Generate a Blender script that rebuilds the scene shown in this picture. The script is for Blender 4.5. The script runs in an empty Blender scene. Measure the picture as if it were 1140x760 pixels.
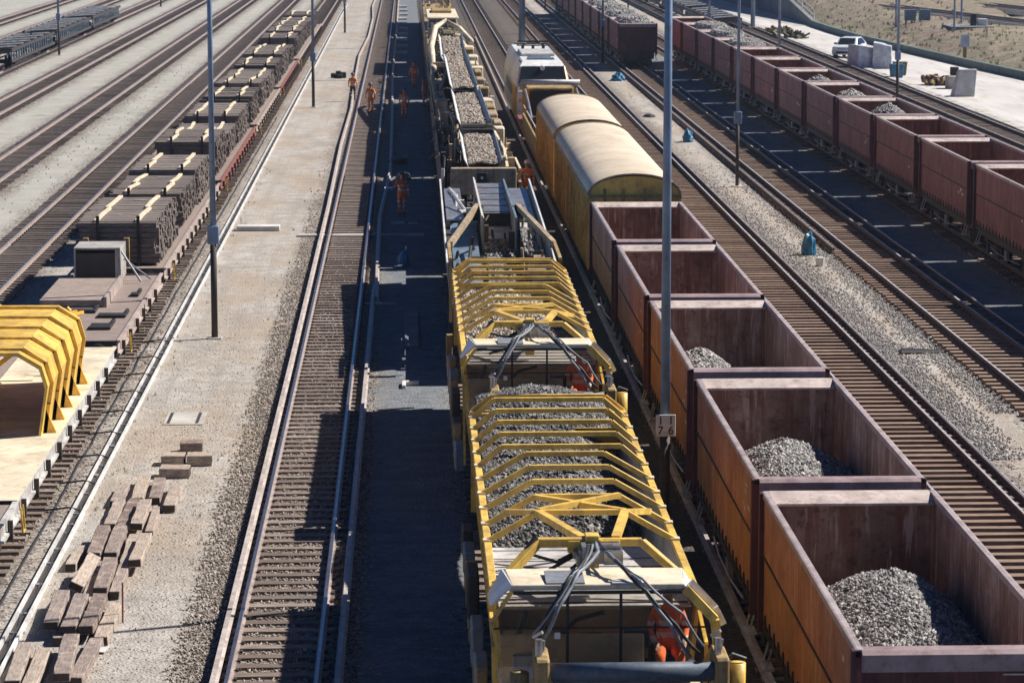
import bpy, bmesh, math, random
import numpy as np
from mathutils import Vector, Matrix
R = math.radians
random.seed(7); rng = np.random.default_rng(7)
SC = bpy.context.scene
COL = SC.collection

# ------------------------------------------------------------------ camera
cam = bpy.data.cameras.new('camera'); camo = bpy.data.objects.new('camera', cam); COL.objects.link(camo)
camo.location = (0, 0, 13.26); camo.rotation_euler = (R(90 - 8.92), 0, R(-2.07))
cam.sensor_width = 36; cam.sensor_fit = 'HORIZONTAL'; cam.lens = 3200 / 1140 * 36
cam.clip_start = 1; cam.clip_end = 3000
cam.dof.use_dof = True; cam.dof.focus_distance = 62; cam.dof.aperture_fstop = 4.0
SC.camera = camo
# ------------------------------------------------------------------ light
SUN_EL = 44.0; SUN_DIR = Vector((1.0, .36, 0)).normalized()
w = bpy.data.worlds.new("World"); SC.world = w; w.use_nodes = True
nt = w.node_tree; bgn = nt.nodes['Background']
sky = nt.nodes.new('ShaderNodeTexSky'); sky.sky_type = 'NISHITA'; sky.sun_disc = False
sky.sun_elevation = R(SUN_EL); sky.sun_rotation = math.atan2(SUN_DIR.x, SUN_DIR.y)
sky.air_density = 0.45; sky.dust_density = 0.0; sky.ozone_density = 9.0
tn = nt.nodes.new('ShaderNodeMix'); tn.data_type = 'RGBA'; tn.blend_type = 'MULTIPLY'; tn.inputs[0].default_value = 1; tn.inputs[7].default_value = (.72, .98, 1.15, 1)
nt.links.new(sky.outputs[0], tn.inputs[6]); nt.links.new(tn.outputs[2], bgn.inputs[0]); bgn.inputs[1].default_value = 0.05
sl = bpy.data.lights.new('sun', 'SUN'); sl.energy = 5.0; sl.angle = R(.53); sl.color = (1, .94, .87)
so = bpy.data.objects.new('sun', sl); COL.objects.link(so)
sd = Vector((SUN_DIR.x * math.cos(R(SUN_EL)), SUN_DIR.y * math.cos(R(SUN_EL)), math.sin(R(SUN_EL))))
so.rotation_euler = (-sd).to_track_quat('-Z', 'Y').to_euler(); so.location = (60, 60, 60)
SC.view_settings.view_transform = 'Standard'; SC.view_settings.look = 'None'
SC.view_settings.gamma = 1; SC.view_settings.use_curve_mapping = False
SC.view_settings.exposure = 0.56

# ------------------------------------------------------------------ materials
def new_mat(name):
    m = bpy.data.materials.new(name); m.use_nodes = True
    n = m.node_tree.nodes; b = n['Principled BSDF']
    return m, m.node_tree, b
def N(t, typ, **kw):
    n = t.nodes.new(typ)
    for k, v in kw.items():
        if k.startswith('i_'):
            n.inputs[int(k[2:]) if k[2:].isdigit() else k[2:].replace('_', ' ')].default_value = v
        else: setattr(n, k, v)
    return n
def coords(t, world=False):
    tc = N(t, 'ShaderNodeTexCoord')
    if world:
        g = N(t, 'ShaderNodeNewGeometry'); return g.outputs['Position']
    oi = N(t, 'ShaderNodeObjectInfo')
    mu = N(t, 'ShaderNodeMath', operation='MULTIPLY'); mu.inputs[1].default_value = 37.0
    t.links.new(oi.outputs['Random'], mu.inputs[0])
    ad = N(t, 'ShaderNodeVectorMath', operation='ADD')
    t.links.new(tc.outputs['Object'], ad.inputs[0]); t.links.new(mu.outputs[0], ad.inputs[1])
    return ad.outputs[0]
def noise(t, co, scale, detail=5, rough=.6, stretch=None):
    if stretch:
        mp = N(t, 'ShaderNodeMapping'); mp.inputs['Scale'].default_value = stretch
        t.links.new(co, mp.inputs[0]); co = mp.outputs[0]
    n = N(t, 'ShaderNodeTexNoise'); n.inputs['Scale'].default_value = scale
    n.inputs['Detail'].default_value = detail; n.inputs['Roughness'].default_value = rough
    t.links.new(co, n.inputs['Vector']); return n.outputs['Fac']
def ramp(t, fac, stops):
    r = N(t, 'ShaderNodeValToRGB'); e = r.color_ramp.elements
    while len(e) < len(stops): e.new(.5)
    for i, (p, c) in enumerate(stops):
        e[i].position = p; e[i].color = (*c, 1) if len(c) == 3 else c
    t.links.new(fac, r.inputs[0]); return r.outputs[0]
def mix(t, fac, a, b, blend='MIX'):
    m = N(t, 'ShaderNodeMix', data_type='RGBA', blend_type=blend)
    for s, v in ((0, fac), (6, a), (7, b)):
        if isinstance(v, (int, float)): m.inputs[s].default_value = v
        elif isinstance(v, tuple): m.inputs[s].default_value = (*v, 1)
        else: t.links.new(v, m.inputs[s])
    return m.outputs[2]
def bump(t, b, h, strength=.3, dist=.02):
    bp = N(t, 'ShaderNodeBump'); bp.inputs['Strength'].default_value = strength; bp.inputs['Distance'].default_value = dist
    t.links.new(h, bp.inputs['Height']); t.links.new(bp.outputs[0], b.inputs['Normal'])
g1 = lambda v: (v, v, v)
def sc(c, k): return tuple(min(1, x * k) for x in c)
def M(name, col, rough=.6, metal=0., dirt=(.08, .06, .045), da=.45, scale=1.2, var=.16, streak=.0, bmp=.15, fine=30, dlo=.5, dhi=.65):
    """weathered paint / metal: tone variation, patches of grime, vertical runs"""
    m, t, b = new_mat(name); co = coords(t)
    n1 = noise(t, co, scale, 6)
    c = ramp(t, n1, [(.38, sc(col, 1 - var * 1.3)), (.62, sc(col, 1 + var))])
    sm = noise(t, co, scale * 6, 6, .75); c = mix(t, ramp(t, sm, [(.56, g1(0)), (.63, g1(.35))]), c, sc(dirt, .7))
    n2 = noise(t, co, scale * 2.3, 8, .7)
    f = ramp(t, n2, [(dlo, g1(0)), (dhi, g1(da))])
    c = mix(t, f, c, dirt)
    if streak:
        n3 = noise(t, co, 1.0, 5, .65, (4.5, 4.5, .35))
        f3 = ramp(t, n3, [(.47, g1(0)), (.60, g1(streak))]); c = mix(t, f3, c, dirt)
    t.links.new(c, b.inputs['Base Color'])
    b.inputs['Roughness'].default_value = rough; b.inputs['Metallic'].default_value = metal
    nf = noise(t, co, fine, 3)
    if bmp: bump(t, b, nf, bmp, .01)
    return m
def M_stone(name, cols, cell=22, world=False, bmp=.9, big=None, dist=.03):
    m, t, b = new_mat(name); co = coords(t, world)
    v = N(t, 'ShaderNodeTexVoronoi'); v.inputs['Scale'].default_value = cell; t.links.new(co, v.inputs['Vector'])
    sp = N(t, 'ShaderNodeSeparateColor'); t.links.new(v.outputs['Color'], sp.inputs[0])
    c = ramp(t, sp.outputs[0], cols)
    n = noise(t, co, .6, 6, .65); c = mix(t, ramp(t, n, [(.35, g1(0)), (.7, g1(.45))]), c, mix(t, .5, c, big or (.12, .09, .07)))
    t.links.new(c, b.inputs['Base Color']); b.inputs['Roughness'].default_value = .9
    bump(t, b, v.outputs['Distance'], bmp, dist); return m

MT = {}
MT['rail_rust'] = M('rail_rust', (.33, .27, .24), .6, 0, (.17, .11, .09), .6, 3)
MT['rail_dark'] = M('rail_dark', (.10, .075, .065), .6, .1, (.06, .04, .03), .5, 3)  # right-hand rails, the shade of their unlit side put into the colour
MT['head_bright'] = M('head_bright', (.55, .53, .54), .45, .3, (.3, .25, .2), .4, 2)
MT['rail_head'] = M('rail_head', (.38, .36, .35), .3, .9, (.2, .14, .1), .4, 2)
MT['loose_rail'] = M('loose_rail', (.46, .41, .375), .55, 0, (.24, .14, .10), .6, 2)
MT['black'] = M('black_metal', (.025, .024, .023), .6, .2, (.06, .045, .035), .5, 2)
MT['dark'] = M('dark_steel', (.06, .052, .048), .65, .2, (.10, .055, .03), .6, 2)
MT['grey'] = M('grey_paint', (.22, .24, .27), .55, .1, (.1, .08, .06), .5, 1.5)
MT['steel'] = M('worn_steel', (.42, .42, .42), .38, .7, (.12, .08, .06), .6, 1.5)
MT['lightgrey'] = M('light_grey', (.52, .51, .49), .5, 0, (.16, .12, .09), .55, 1.2)
MT['yellow'] = M('yellow_paint', (.82, .53, .10), .45, 0, (.30, .19, .07), .55, 1.3, streak=.35)
MT['yellow_old'] = M('old_yellow', (.42, .29, .11), .6, 0, (.12, .08, .04), .65, 1.6, streak=.5)
MT['tan'] = M('tan_paint', (.44, .34, .22), .6, 0, (.12, .08, .05), .6, 1.4, streak=.4)
MT['cream'] = M('cream_roof', (.74, .64, .46), .55, 0, (.35, .26, .16), .4, .8)
MT['cream_hood'] = M('cream_hood', (.66, .56, .42), .6, 0, (.42, .32, .2), .4, .35, .08)
MT['white'] = M('white_paint', (.72, .72, .70), .4, 0, (.35, .3, .25), .3, 1)
MT['machine_orange'] = M('orange_yellow', (.80, .42, .05), .45, 0, (.3, .14, .03), .5, 1.3)
MT['blue_grey'] = M('blue_grey', (.16, .22, .28), .5, .1, (.08, .08, .08), .5, 1.5)
MT['roller'] = M('roller_rubber', (.06, .09, .13), .6, 0, (.16, .17, .18), .6, 3)
MT['hose'] = M('hose', (.02, .02, .022), .45)
MT['chrome'] = M('chrome', (.6, .6, .6), .2, 1.0, (.2, .2, .2), .3)
MT['pole_blue'] = M('pole_paint', (.20, .28, .40), .5, .2, (.12, .12, .12), .4, .8)
MT['pole_dark'] = M('pole_foot', (.045, .035, .03), .7, .1, (.1, .06, .04), .5)
MT['concrete'] = M('concrete', (.46, .44, .40), .9, 0, (.22, .19, .15), .5, .8, fine=18)
MT['concrete_white'] = M('pale_concrete', (.60, .60, .58), .85, 0, (.3, .28, .25), .4, .7)
MT['wall_grey'] = M('wall_concrete', (.20, .22, .23), .9, 0, (.1, .1, .1), .5, .3, streak=.4)
MT['blue_plastic'] = M('blue_plastic', (.02, .16, .30), .45, 0, (.05, .1, .12), .3)
MT['skin'] = M('skin', (.45, .28, .2), .6, 0, (.3, .2, .15), .1)
MT['hivis'] = M('orange_hivis', (1.0, .26, .05), .8, 0, (.5, .1, .03), .35, 4)
MT['hivis_red'] = M('red_hivis', (.98, .19, .04), .8, 0, (.3, .05, .03), .35, 4)
MT['band'] = M('reflective_band', (.7, .7, .66), .5, .2)
MT['trouser_dark'] = M('dark_trousers', (.06, .045, .05), .9, 0)
MT['boot'] = M('boots', (.03, .025, .02), .7)
MT['helmet'] = M('helmet_dark', (.1, .06, .05), .5)
MT['helmet_w'] = M('helmet_white', (.6, .58, .55), .4)
MT['red_seat'] = M('red_cloth', (.65, .05, .03), .8)
MT['car_white'] = M('car_white', (.68, .73, .75), .25, 0, (.5, .5, .5), .2)
MT['tyre'] = M('tyre', (.02, .02, .02), .85)
MT['fabric_white'] = M('plastic_sheet', (.50, .55, .62), .5, 0, (.3, .34, .4), .5, 2, bmp=.5, fine=6)
MT['olive'] = M('olive_metal', (.12, .12, .07), .8, 0, (.3, .2, .08), .5, 4)
MT['green_trim'] = M('green_grey', (.12, .17, .16), .8, 0, (.08, .07, .05), .5, 1)
MT['headlight'] = M('lamp_glass', (.85, .85, .82), .15)

def M_wood(name, c1, c2, c3):
    m, t, b = new_mat(name); co = coords(t)
    oi = N(t, 'ShaderNodeObjectInfo')
    base = ramp(t, oi.outputs['Random'], [(0., c1), (.5, c2), (1., c3)])
    g = noise(t, co, 3, 7, .7, (14, 1.2, 8)); base = mix(t, ramp(t, g, [(.42, g1(0)), (.62, g1(.65))]), base, sc(c1, .35))
    n2 = noise(t, co, 3.5, 5); base = mix(t, ramp(t, n2, [(.5, g1(0)), (.7, g1(.5))]), base, sc(c3, 1.2))
    t.links.new(base, b.inputs['Base Color']); b.inputs['Roughness'].default_value = .85
    bump(t, b, g, .5, .015); return m
MT['wood_old'] = M_wood('old_sleeper_wood', (.19, .135, .115), (.36, .295, .26), (.50, .41, .33))
MT['wood_rust'] = M_wood('rusty_sleeper_wood', (.22, .13, .09), (.30, .19, .13), (.36, .25, .18))
def M_woodx(name, c1, c2, c3):
    m, t, b = new_mat(name); co = coords(t)
    oi = N(t, 'ShaderNodeObjectInfo')
    base = ramp(t, oi.outputs['Random'], [(0., c1), (.5, c2), (1., c3)])
    g = noise(t, co, 3, 7, .7, (1.0, 9, 8)); base = mix(t, ramp(t, g, [(.40, g1(0)), (.6, g1(.7))]), base, sc(c1, .4))
    t.links.new(base, b.inputs['Base Color']); b.inputs['Roughness'].default_value = .85
    bump(t, b, g, .6, .015); return m
MT['sleeper'] = M_woodx('track_sleeper', (.16, .115, .095), (.26, .20, .165), (.38, .31, .265))
MT['sleeper_red'] = M_woodx('track_sleeper_rusty', (.19, .12, .085), (.29, .20, .145), (.40, .29, .215))
MT['stack_wood'] = M_woodx('stacked_sleepers', (.13, .10, .085), (.20, .165, .145), (.29, .24, .21))
MT['shade_end'] = M('shade_darkened_end', (.07, .05, .042), .9, 0, (.03, .02, .018), .6, 6)  # near-black end faces of the timbers: shade painted into the colour
MT['lath'] = M('lath_wood', (.72, .62, .44), .8, 0, (.4, .3, .2), .3, 3)
MT['deck'] = M_woodx('deck_boards', (.30, .23, .20), (.36, .29, .25), (.40, .32, .27))
MT['crate'] = M('crate_metal', (.42, .40, .37), .6, 0, (.2, .17, .14), .5, 1.5)

# hopper plate: rusty orange brown, vertical runs, chalk marks
def M_hopper(name, col, light, dark, runs):
    m, t, b = new_mat(name); co = coords(t)
    c = ramp(t, noise(t, co, .8, 7, .68), [(.38, sc(col, .62)), (.5, col), (.62, light)])
    n3 = noise(t, co, 1.2, 6, .72, (3.2, 3.2, .26)); c = mix(t, ramp(t, n3, [(.45, g1(0)), (.58, g1(runs))]), c, dark)
    n5 = noise(t, co, 2.2, 5, .6, (3, 3, .3)); c = mix(t, ramp(t, n5, [(.57, g1(0)), (.64, g1(.6))]), c, sc(light, 1.35))
    n4 = noise(t, co, 5, 8, .75); c = mix(t, ramp(t, n4, [(.54, g1(0)), (.64, g1(.6))]), c, sc(dark, .45))
    t.links.new(c, b.inputs['Base Color']); b.inputs['Roughness'].default_value = .62
    dn = noise(t, co, 1.6, 2, .4); ad = N(t, 'ShaderNodeMath', operation='MULTIPLY_ADD'); ad.inputs[1].default_value = 5.0; t.links.new(dn, ad.inputs[0]); t.links.new(n4, ad.inputs[2])
    bump(t, b, ad.outputs[0], .35, .018); return m
MT['hop_orange'] = M_hopper('rust_orange_plate', (.46, .17, .065), (.52, .25, .13), (.36, .18, .05), .85)
MT['hop_pink'] = M_hopper('rust_pink_plate', (.42, .15, .085), (.52, .27, .20), (.34, .12, .055), .8)
MT['beam_mauve'] = M('beam_mauve', (.34, .25, .25), .55, 0, (.14, .07, .06), .5, 1.5)
MT['hop_maroon'] = M_hopper('maroon_plate', (.28, .09, .08), (.34, .13, .115), (.17, .06, .05), .6)
MT['hop_maroon_post'] = M_hopper('maroon_dark', (.10, .03, .03), (.15, .045, .045), (.06, .02, .02), .5)
MT['hop_inner'] = M_hopper('worn_inner_plate', (.34, .22, .17), (.50, .41, .36), (.21, .085, .05), .75)
MT['hop_inner_rust'] = M_hopper('rusty_inner_plate', (.30, .16, .11), (.38, .24, .18), (.19, .08, .05), .7)
MT['hop_side_rim'] = M('side_rim_steel', (.42, .35, .34), .5, .1, (.22, .12, .1), .55, 2)
MT['hop_rim'] = M('rim_steel', (.62, .52, .46), .45, .1, (.25, .12, .1), .5, 2)
MT['wagon_ochre'] = M_hopper('ochre_side', (.82, .48, .12), (.88, .60, .20), (.58, .28, .08), .6)
MT['red_frame'] = M('red_frame', (.26, .09, .07), .6, 0, (.2, .12, .1), .5, 2)
MT['frame_buff'] = M('buff_frame', (.42, .35, .31), .6, 0, (.25, .14, .11), .55, 2)

MT['gravel'] = M_stone('gravel', [(0, (.10, .10, .11)), (.35, (.26, .25, .25)), (.7, (.42, .40, .38)), (1, (.60, .58, .55))], 26, bmp=1, big=(.2, .17, .14))
MT['gravel_dark'] = M_stone('gravel_dark', [(0, (.05, .05, .05)), (.5, (.16, .15, .15)), (1, (.34, .32, .30))], 26, bmp=1)
def M_pebble(name, cols):
    m, t, b = new_mat(name); co = coords(t)
    n = N(t, 'ShaderNodeTexWhiteNoise', noise_dimensions='3D')
    sn = N(t, 'ShaderNodeVectorMath', operation='SNAP'); sn.inputs[1].default_value = (.07, .07, .07)
    t.links.new(co, sn.inputs[0]); t.links.new(sn.outputs[0], n.inputs['Vector'])
    c = ramp(t, n.outputs['Value'], cols); t.links.new(c, b.inputs['Base Color']); b.inputs['Roughness'].default_value = .85
    return m
MT['pebble'] = M_pebble('crushed_stone', [(0, (.08, .08, .08)), (.5, (.24, .23, .225)), (.85, (.40, .385, .37)), (1, (.58, .56, .54))])
MT['pebble_dark'] = M_pebble('crushed_stone_dark', [(0, (.04, .04, .04)), (.6, (.14, .135, .13)), (1, (.34, .33, .31))])
MT['pebble_brown'] = M_pebble('track_stone', [(0, (.10, .08, .065)), (.5, (.26, .21, .17)), (.85, (.42, .37, .31)), (1, (.56, .52, .46))])

def M_glass(name, tint, op=.35, rough=.05):
    m = bpy.data.materials.new(name); m.use_nodes = True; t = m.node_tree; t.nodes.clear()
    o = N(t, 'ShaderNodeOutputMaterial'); tr = N(t, 'ShaderNodeBsdfTransparent'); tr.inputs[0].default_value = (*tint, 1)
    gl = N(t, 'ShaderNodeBsdfPrincipled'); gl.inputs['Base Color'].default_value = (*sc(tint, .12), 1); gl.inputs['Roughness'].default_value = rough
    mx = N(t, 'ShaderNodeMixShader'); mx.inputs[0].default_value = op
    t.links.new(tr.outputs[0], mx.inputs[1]); t.links.new(gl.outputs[0], mx.inputs[2]); t.links.new(mx.outputs[0], o.inputs[0]); return m
MT['glass'] = M_glass('cab_glass', (.95, .92, .88), .13)
MT['glass_dark'] = M_glass('dark_glass', (.25, .3, .36), .75)

# ground: bands of ballast and trodden fine gravel with ragged limits, in place coordinates
def M_ground():
    m, t, b = new_mat('yard_ground'); co = coords(t, True)
    sx = N(t, 'ShaderNodeSeparateXYZ'); t.links.new(co, sx.inputs[0])
    wob = noise(t, co, .55, 6, .7, (1, .45, 1)); wm = N(t, 'ShaderNodeMath', operation='MULTIPLY_ADD'); wm.inputs[1].default_value = 1.5; wm.inputs[2].default_value = -.75
    t.links.new(wob, wm.inputs[0])
    spk = N(t, 'ShaderNodeTexVoronoi'); spk.inputs['Scale'].default_value = 11; t.links.new(co, spk.inputs['Vector'])
    ssp = N(t, 'ShaderNodeSeparateColor'); t.links.new(spk.outputs['Color'], ssp.inputs[0])
    w2 = N(t, 'ShaderNodeMath', operation='MULTIPLY_ADD'); w2.inputs[1].default_value = .9; w2.inputs[2].default_value = -.45
    t.links.new(ssp.outputs[0], w2.inputs[0])
    a1 = N(t, 'ShaderNodeMath', operation='ADD'); t.links.new(sx.outputs[0], a1.inputs[0]); t.links.new(wm.outputs[0], a1.inputs[1])
    a2 = N(t, 'ShaderNodeMath', operation='ADD'); t.links.new(a1.outputs[0], a2.inputs[0]); t.links.new(w2.outputs[0], a2.inputs[1])
    def band(x0, x1, soft=.12):
        """1 inside [x0,x1]"""
        mr = N(t, 'ShaderNodeMapRange'); mr.inputs[1].default_value = x0 - soft; mr.inputs[2].default_value = x0 + soft; t.links.new(a2.outputs[0], mr.inputs[0])
        ms = N(t, 'ShaderNodeMapRange'); ms.inputs[1].default_value = x1 - soft; ms.inputs[2].default_value = x1 + soft; ms.inputs[3].default_value = 1; ms.inputs[4].default_value = 0
        t.links.new(a2.outputs[0], ms.inputs[0])
        mm = N(t, 'ShaderNodeMath', operation='MULTIPLY'); t.links.new(mr.outputs[0], mm.inputs[0]); t.links.new(ms.outputs[0], mm.inputs[1]); return mm.outputs[0]
    # ballast colour
    v = N(t, 'ShaderNodeTexVoronoi'); v.inputs['Scale'].default_value = 17; t.links.new(co, v.inputs['Vector'])
    vs = N(t, 'ShaderNodeSeparateColor'); t.links.new(v.outputs['Color'], vs.inputs[0])
    bal = ramp(t, vs.outputs[0], [(0, (.05, .043, .037)), (.4, (.15, .125, .105)), (.75, (.25, .215, .185)), (1, (.42, .38, .34))])
    bal = mix(t, ramp(t, noise(t, co, .35, 6), [(.4, g1(0)), (.65, g1(.5))]), bal, (.14, .10, .075))
    # fine trodden gravel
    fn = noise(t, co, 1.4, 9, .72); fine = ramp(t, fn, [(.3, (.26, .235, .205)), (.5, (.40, .37, .335)), (.7, (.52, .49, .45))])
    st = ramp(t, noise(t, co, .28, 6, .65, (1, .5, 1)), [(.45, g1(0)), (.62, g1(.65))]); fine = mix(t, st, fine, (.34, .26, .18)); st2 = ramp(t, noise(t, co, .5, 7, .7, (1, .4, 1)), [(.52, g1(0)), (.66, g1(.6))]); fine = mix(t, st2, fine, (.24, .22, .20))
    sp2 = ramp(t, noise(t, co, 7, 6, .75), [(.57, g1(0)), (.66, g1(.7))]); fine = mix(t, sp2, fine, (.16, .13, .11))
    sp3 = ramp(t, noise(t, co, 14, 3, .6), [(.62, g1(0)), (.7, g1(.5))]); fine = mix(t, sp3, fine, (.62, .59, .54))
    crk = ramp(t, noise(t, co, .9, 3, .5, (.25, 3, 1)), [(.64, g1(0)), (.67, g1(.25))]); fine = mix(t, crk, fine, (.2, .17, .14))
    ty = ramp(t, noise(t, co, 1.0, 4, .6, (2.6, .035, 1)), [(.50, g1(0)), (.60, g1(.4))]); fine = mix(t, ty, fine, (.30, .27, .235))
    # far paths on the left: greener grey
    gl = ramp(t, noise(t, co, .5, 7, .65), [(.3, (.30, .295, .25)), (.7, (.44, .43, .39))])
    lft = N(t, 'ShaderNodeMapRange'); lft.inputs[1].default_value = -12; lft.inputs[2].default_value = -13; t.links.new(sx.outputs[0], lft.inputs[0])
    fine = mix(t, lft.outputs[0], fine, gl)
    # fine gravel between the tracks A and B, shade put into its dark bluish colour
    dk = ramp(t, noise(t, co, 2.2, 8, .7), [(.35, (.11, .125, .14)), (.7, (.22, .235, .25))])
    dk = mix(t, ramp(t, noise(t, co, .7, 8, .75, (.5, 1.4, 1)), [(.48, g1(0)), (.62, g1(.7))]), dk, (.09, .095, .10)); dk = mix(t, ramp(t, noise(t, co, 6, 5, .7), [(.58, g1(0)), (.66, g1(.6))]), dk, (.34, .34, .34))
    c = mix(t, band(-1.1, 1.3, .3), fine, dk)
    c = mix(t, band(18.2, 20.6, .3), c, ramp(t, noise(t, co, 1.2, 8, .7), [(.35, (.11, .125, .135)), (.7, (.21, .225, .235))]))  # gravel strip beside the maroon wagons, shade painted in as darker blue grey
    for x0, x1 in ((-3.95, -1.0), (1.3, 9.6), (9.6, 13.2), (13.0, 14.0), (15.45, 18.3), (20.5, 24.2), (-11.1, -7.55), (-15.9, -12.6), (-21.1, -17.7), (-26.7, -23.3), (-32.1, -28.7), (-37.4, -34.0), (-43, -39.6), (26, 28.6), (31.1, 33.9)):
        c = mix(t, band(x0, x1), c, bal if x0 not in (1.3, 9.6, 15.45) else mix(t, .72 if x0 == 1.3 else (.6 if x0 == 9.6 else .35), bal, (.03, .022, .016)))  # dark beds: oily ballast, deepened further by shade put into the colour
    t.links.new(c, b.inputs['Base Color']); b.inputs['Roughness'].default_value = .95
    hh = N(t, 'ShaderNodeMath', operation='ADD'); t.links.new(v.outputs['Distance'], hh.inputs[0]); t.links.new(fn, hh.inputs[1])
    bump(t, b, hh.outputs[0], .7, .035)
    return m
MT['ground'] = M_ground()
def M_slope():
    m, t, b = new_mat('dry_grass_slope'); co = coords(t, True)
    c = ramp(t, noise(t, co, .16, 9, .75), [(.36, (.12, .095, .08)), (.46, (.25, .19, .14)), (.53, (.14, .14, .08)), (.6, (.34, .26, .19)), (.68, (.22, .14, .13))])
    c = mix(t, ramp(t, noise(t, co, 1.3, 8, .8), [(.5, g1(0)), (.62, g1(.6))]), c, (.36, .30, .22)); c = mix(t, ramp(t, noise(t, co, .8, 8, .8), [(.54, g1(0)), (.66, g1(.7))]), c, (.08, .075, .05))
    t.links.new(c, b.inputs['Base Color']); b.inputs['Roughness'].default_value = .95
    bump(t, b, noise(t, co, 2.5, 6), .8, .2); return m
MT['slope'] = M_slope()
def M_road():
    m, t, b = new_mat('pale_road'); co = coords(t, True)
    c = ramp(t, noise(t, co, .4, 8, .6, (1, .25, 1)), [(.3, (.46, .44, .42)), (.7, (.62, .60, .57))])
    c = mix(t, ramp(t, noise(t, co, .8, 6, .6, (1.3, .2, 1)), [(.52, g1(0)), (.62, g1(.5))]), c, (.40, .33, .25))
    t.links.new(c, b.inputs['Base Color']); b.inputs['Roughness'].default_value = .9; return m
MT['road'] = M_road()

# ------------------------------------------------------------------ mesh helpers
class MB:
    def __init__(s): s.v = []; s.f = []
    def add(s, vs, fs):
        o = len(s.v); s.v += [tuple(p) for p in vs]; s.f += [tuple(i + o for i in f) for f in fs]; return s
    def box(s, x0, x1, y0, y1, z0, z1):
        return s.add([(x0, y0, z0), (x1, y0, z0), (x1, y1, z0), (x0, y1, z0), (x0, y0, z1), (x1, y0, z1), (x1, y1, z1), (x0, y1, z1)],
              [(3, 2, 1, 0), (4, 5, 6, 7), (0, 1, 5, 4), (1, 2, 6, 5), (2, 3, 7, 6), (3, 0, 4, 7)])
    def hexa(s, b4, t4):
        return s.add(list(b4) + list(t4), [(3, 2, 1, 0), (4, 5, 6, 7), (0, 1, 5, 4), (1, 2, 6, 5), (2, 3, 7, 6), (3, 0, 4, 7)])
    def plate(s, pts, th):
        p = [Vector(q) for q in pts]; n = (p[1] - p[0]).cross(p[-1] - p[0]).normalized() * th
        k = len(p); vs = p + [q - n for q in p]
        return s.add(vs, [tuple(range(k)), tuple(range(2 * k - 1, k - 1, -1))] + [(i, i + k, (i + 1) % k + k, (i + 1) % k) for i in range(k)])
    def bar(s, p, q, w, h=None, up=(0, 0, 1)):
        h = h or w; p, q = Vector(p), Vector(q); d = (q - p).normalized(); u = Vector(up)
        if abs(d.dot(u)) > .98: u = Vector((0, 1, 0))
        a = d.cross(u).normalized() * w / 2; c = a.cross(d).normalized() * h / 2
        return s.hexa([p - a - c, p + a - c, q + a - c, q - a - c], [p - a + c, p + a + c, q + a + c, q - a + c])
    def bars(s, pts, w, h=None, close=False):
        for a, b_ in zip(pts, pts[1:] + (pts[:1] if close else [])): s.bar(a, b_, w, h)
        return s
    def tube(s, pts, r, n=8, r2=None, cap=True):
        pts = [Vector(p) for p in pts]; o = len(s.v); k = len(pts); prev = None
        for i, p in enumerate(pts):
            d = (pts[min(i + 1, k - 1)] - pts[max(i - 1, 0)]).normalized()
            u = prev if prev is not None else (Vector((0, 0, 1)) if abs(d.z) < .9 else Vector((1, 0, 0)))
            a = (u - d * u.dot(d)).normalized(); prev = a; c = d.cross(a)
            rr = r if r2 is None else r + (r2 - r) * i / (k - 1)
            for j in range(n):
                t = 2 * math.pi * j / n; s.v.append(tuple(p + (a * math.cos(t) + c * math.sin(t)) * rr))
        for i in range(k - 1):
            for j in range(n): s.f.append((o + i * n + j, o + i * n + (j + 1) % n, o + (i + 1) * n + (j + 1) % n, o + (i + 1) * n + j))
        if cap: s.f += [tuple(o + j for j in range(n - 1, -1, -1)), tuple(o + (k - 1) * n + j for j in range(n))]
        return s
    def extr(s, poly, axis, a, b):
        """extrude a 2D outline along an axis: axis 0 -> (y,z), 1 -> (x,z), 2 -> (x,y)"""
        def P(u, v, t): return (t, u, v) if axis == 0 else ((u, t, v) if axis == 1 else (u, v, t))
        k = len(poly)
        return s.add([P(u, v, a) for u, v in poly] + [P(u, v, b) for u, v in poly],
              [tuple(range(k)), tuple(range(2 * k - 1, k - 1, -1))] + [(i, i + k, (i + 1) % k + k, (i + 1) % k) for i in range(k)])
    def build(s, name, mat, parent=None, bevel=0, smooth=False, label=None, loc=None):
        me = bpy.data.meshes.new(name); me.from_pydata(s.v, [], s.f)
        bm = bmesh.new(); bm.from_mesh(me); bmesh.ops.recalc_face_normals(bm, faces=bm.faces); bm.to_mesh(me); bm.free()
        if smooth: me.polygons.foreach_set('use_smooth', [True] * len(me.polygons))
        me.materials.append(MT[mat] if isinstance(mat, str) else mat)
        o = bpy.data.objects.new(name, me); COL.objects.link(o)
        if parent: o.parent = parent
        if loc: o.location = loc
        if label: o['label'] = label
        if bevel:
            b = o.modifiers.new('bevel', 'BEVEL'); b.width = bevel; b.segments = 1; b.limit_method = 'ANGLE'
        return o
def empty(name, loc, rz=0):
    o = bpy.data.objects.new(name, None); COL.objects.link(o); o.location = loc; o.rotation_euler = (0, 0, rz); o.empty_display_size = .2; return o
def tag(o, label=None, cat=None, group=None, kind=None):
    for k, v in (('label', label), ('category', cat), ('group', group), ('kind', kind)):
        if v: o[k] = v
    return o
def copy_tree(o, parent=None):
    c = o.copy(); COL.objects.link(c); c.parent = parent
    for ch in [q for q in bpy.data.objects if q.parent == o]: copy_tree(ch, c)
    return c
def raw(name, V, F, mat, parent=None, smooth=False):
    me = bpy.data.meshes.new(name); me.from_pydata(V, [], F)
    if smooth: me.polygons.foreach_set('use_smooth', [True] * len(me.polygons))
    me.materials.append(MT[mat]); o = bpy.data.objects.new(name, me); COL.objects.link(o)
    if parent: o.parent = parent
    return o
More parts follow.
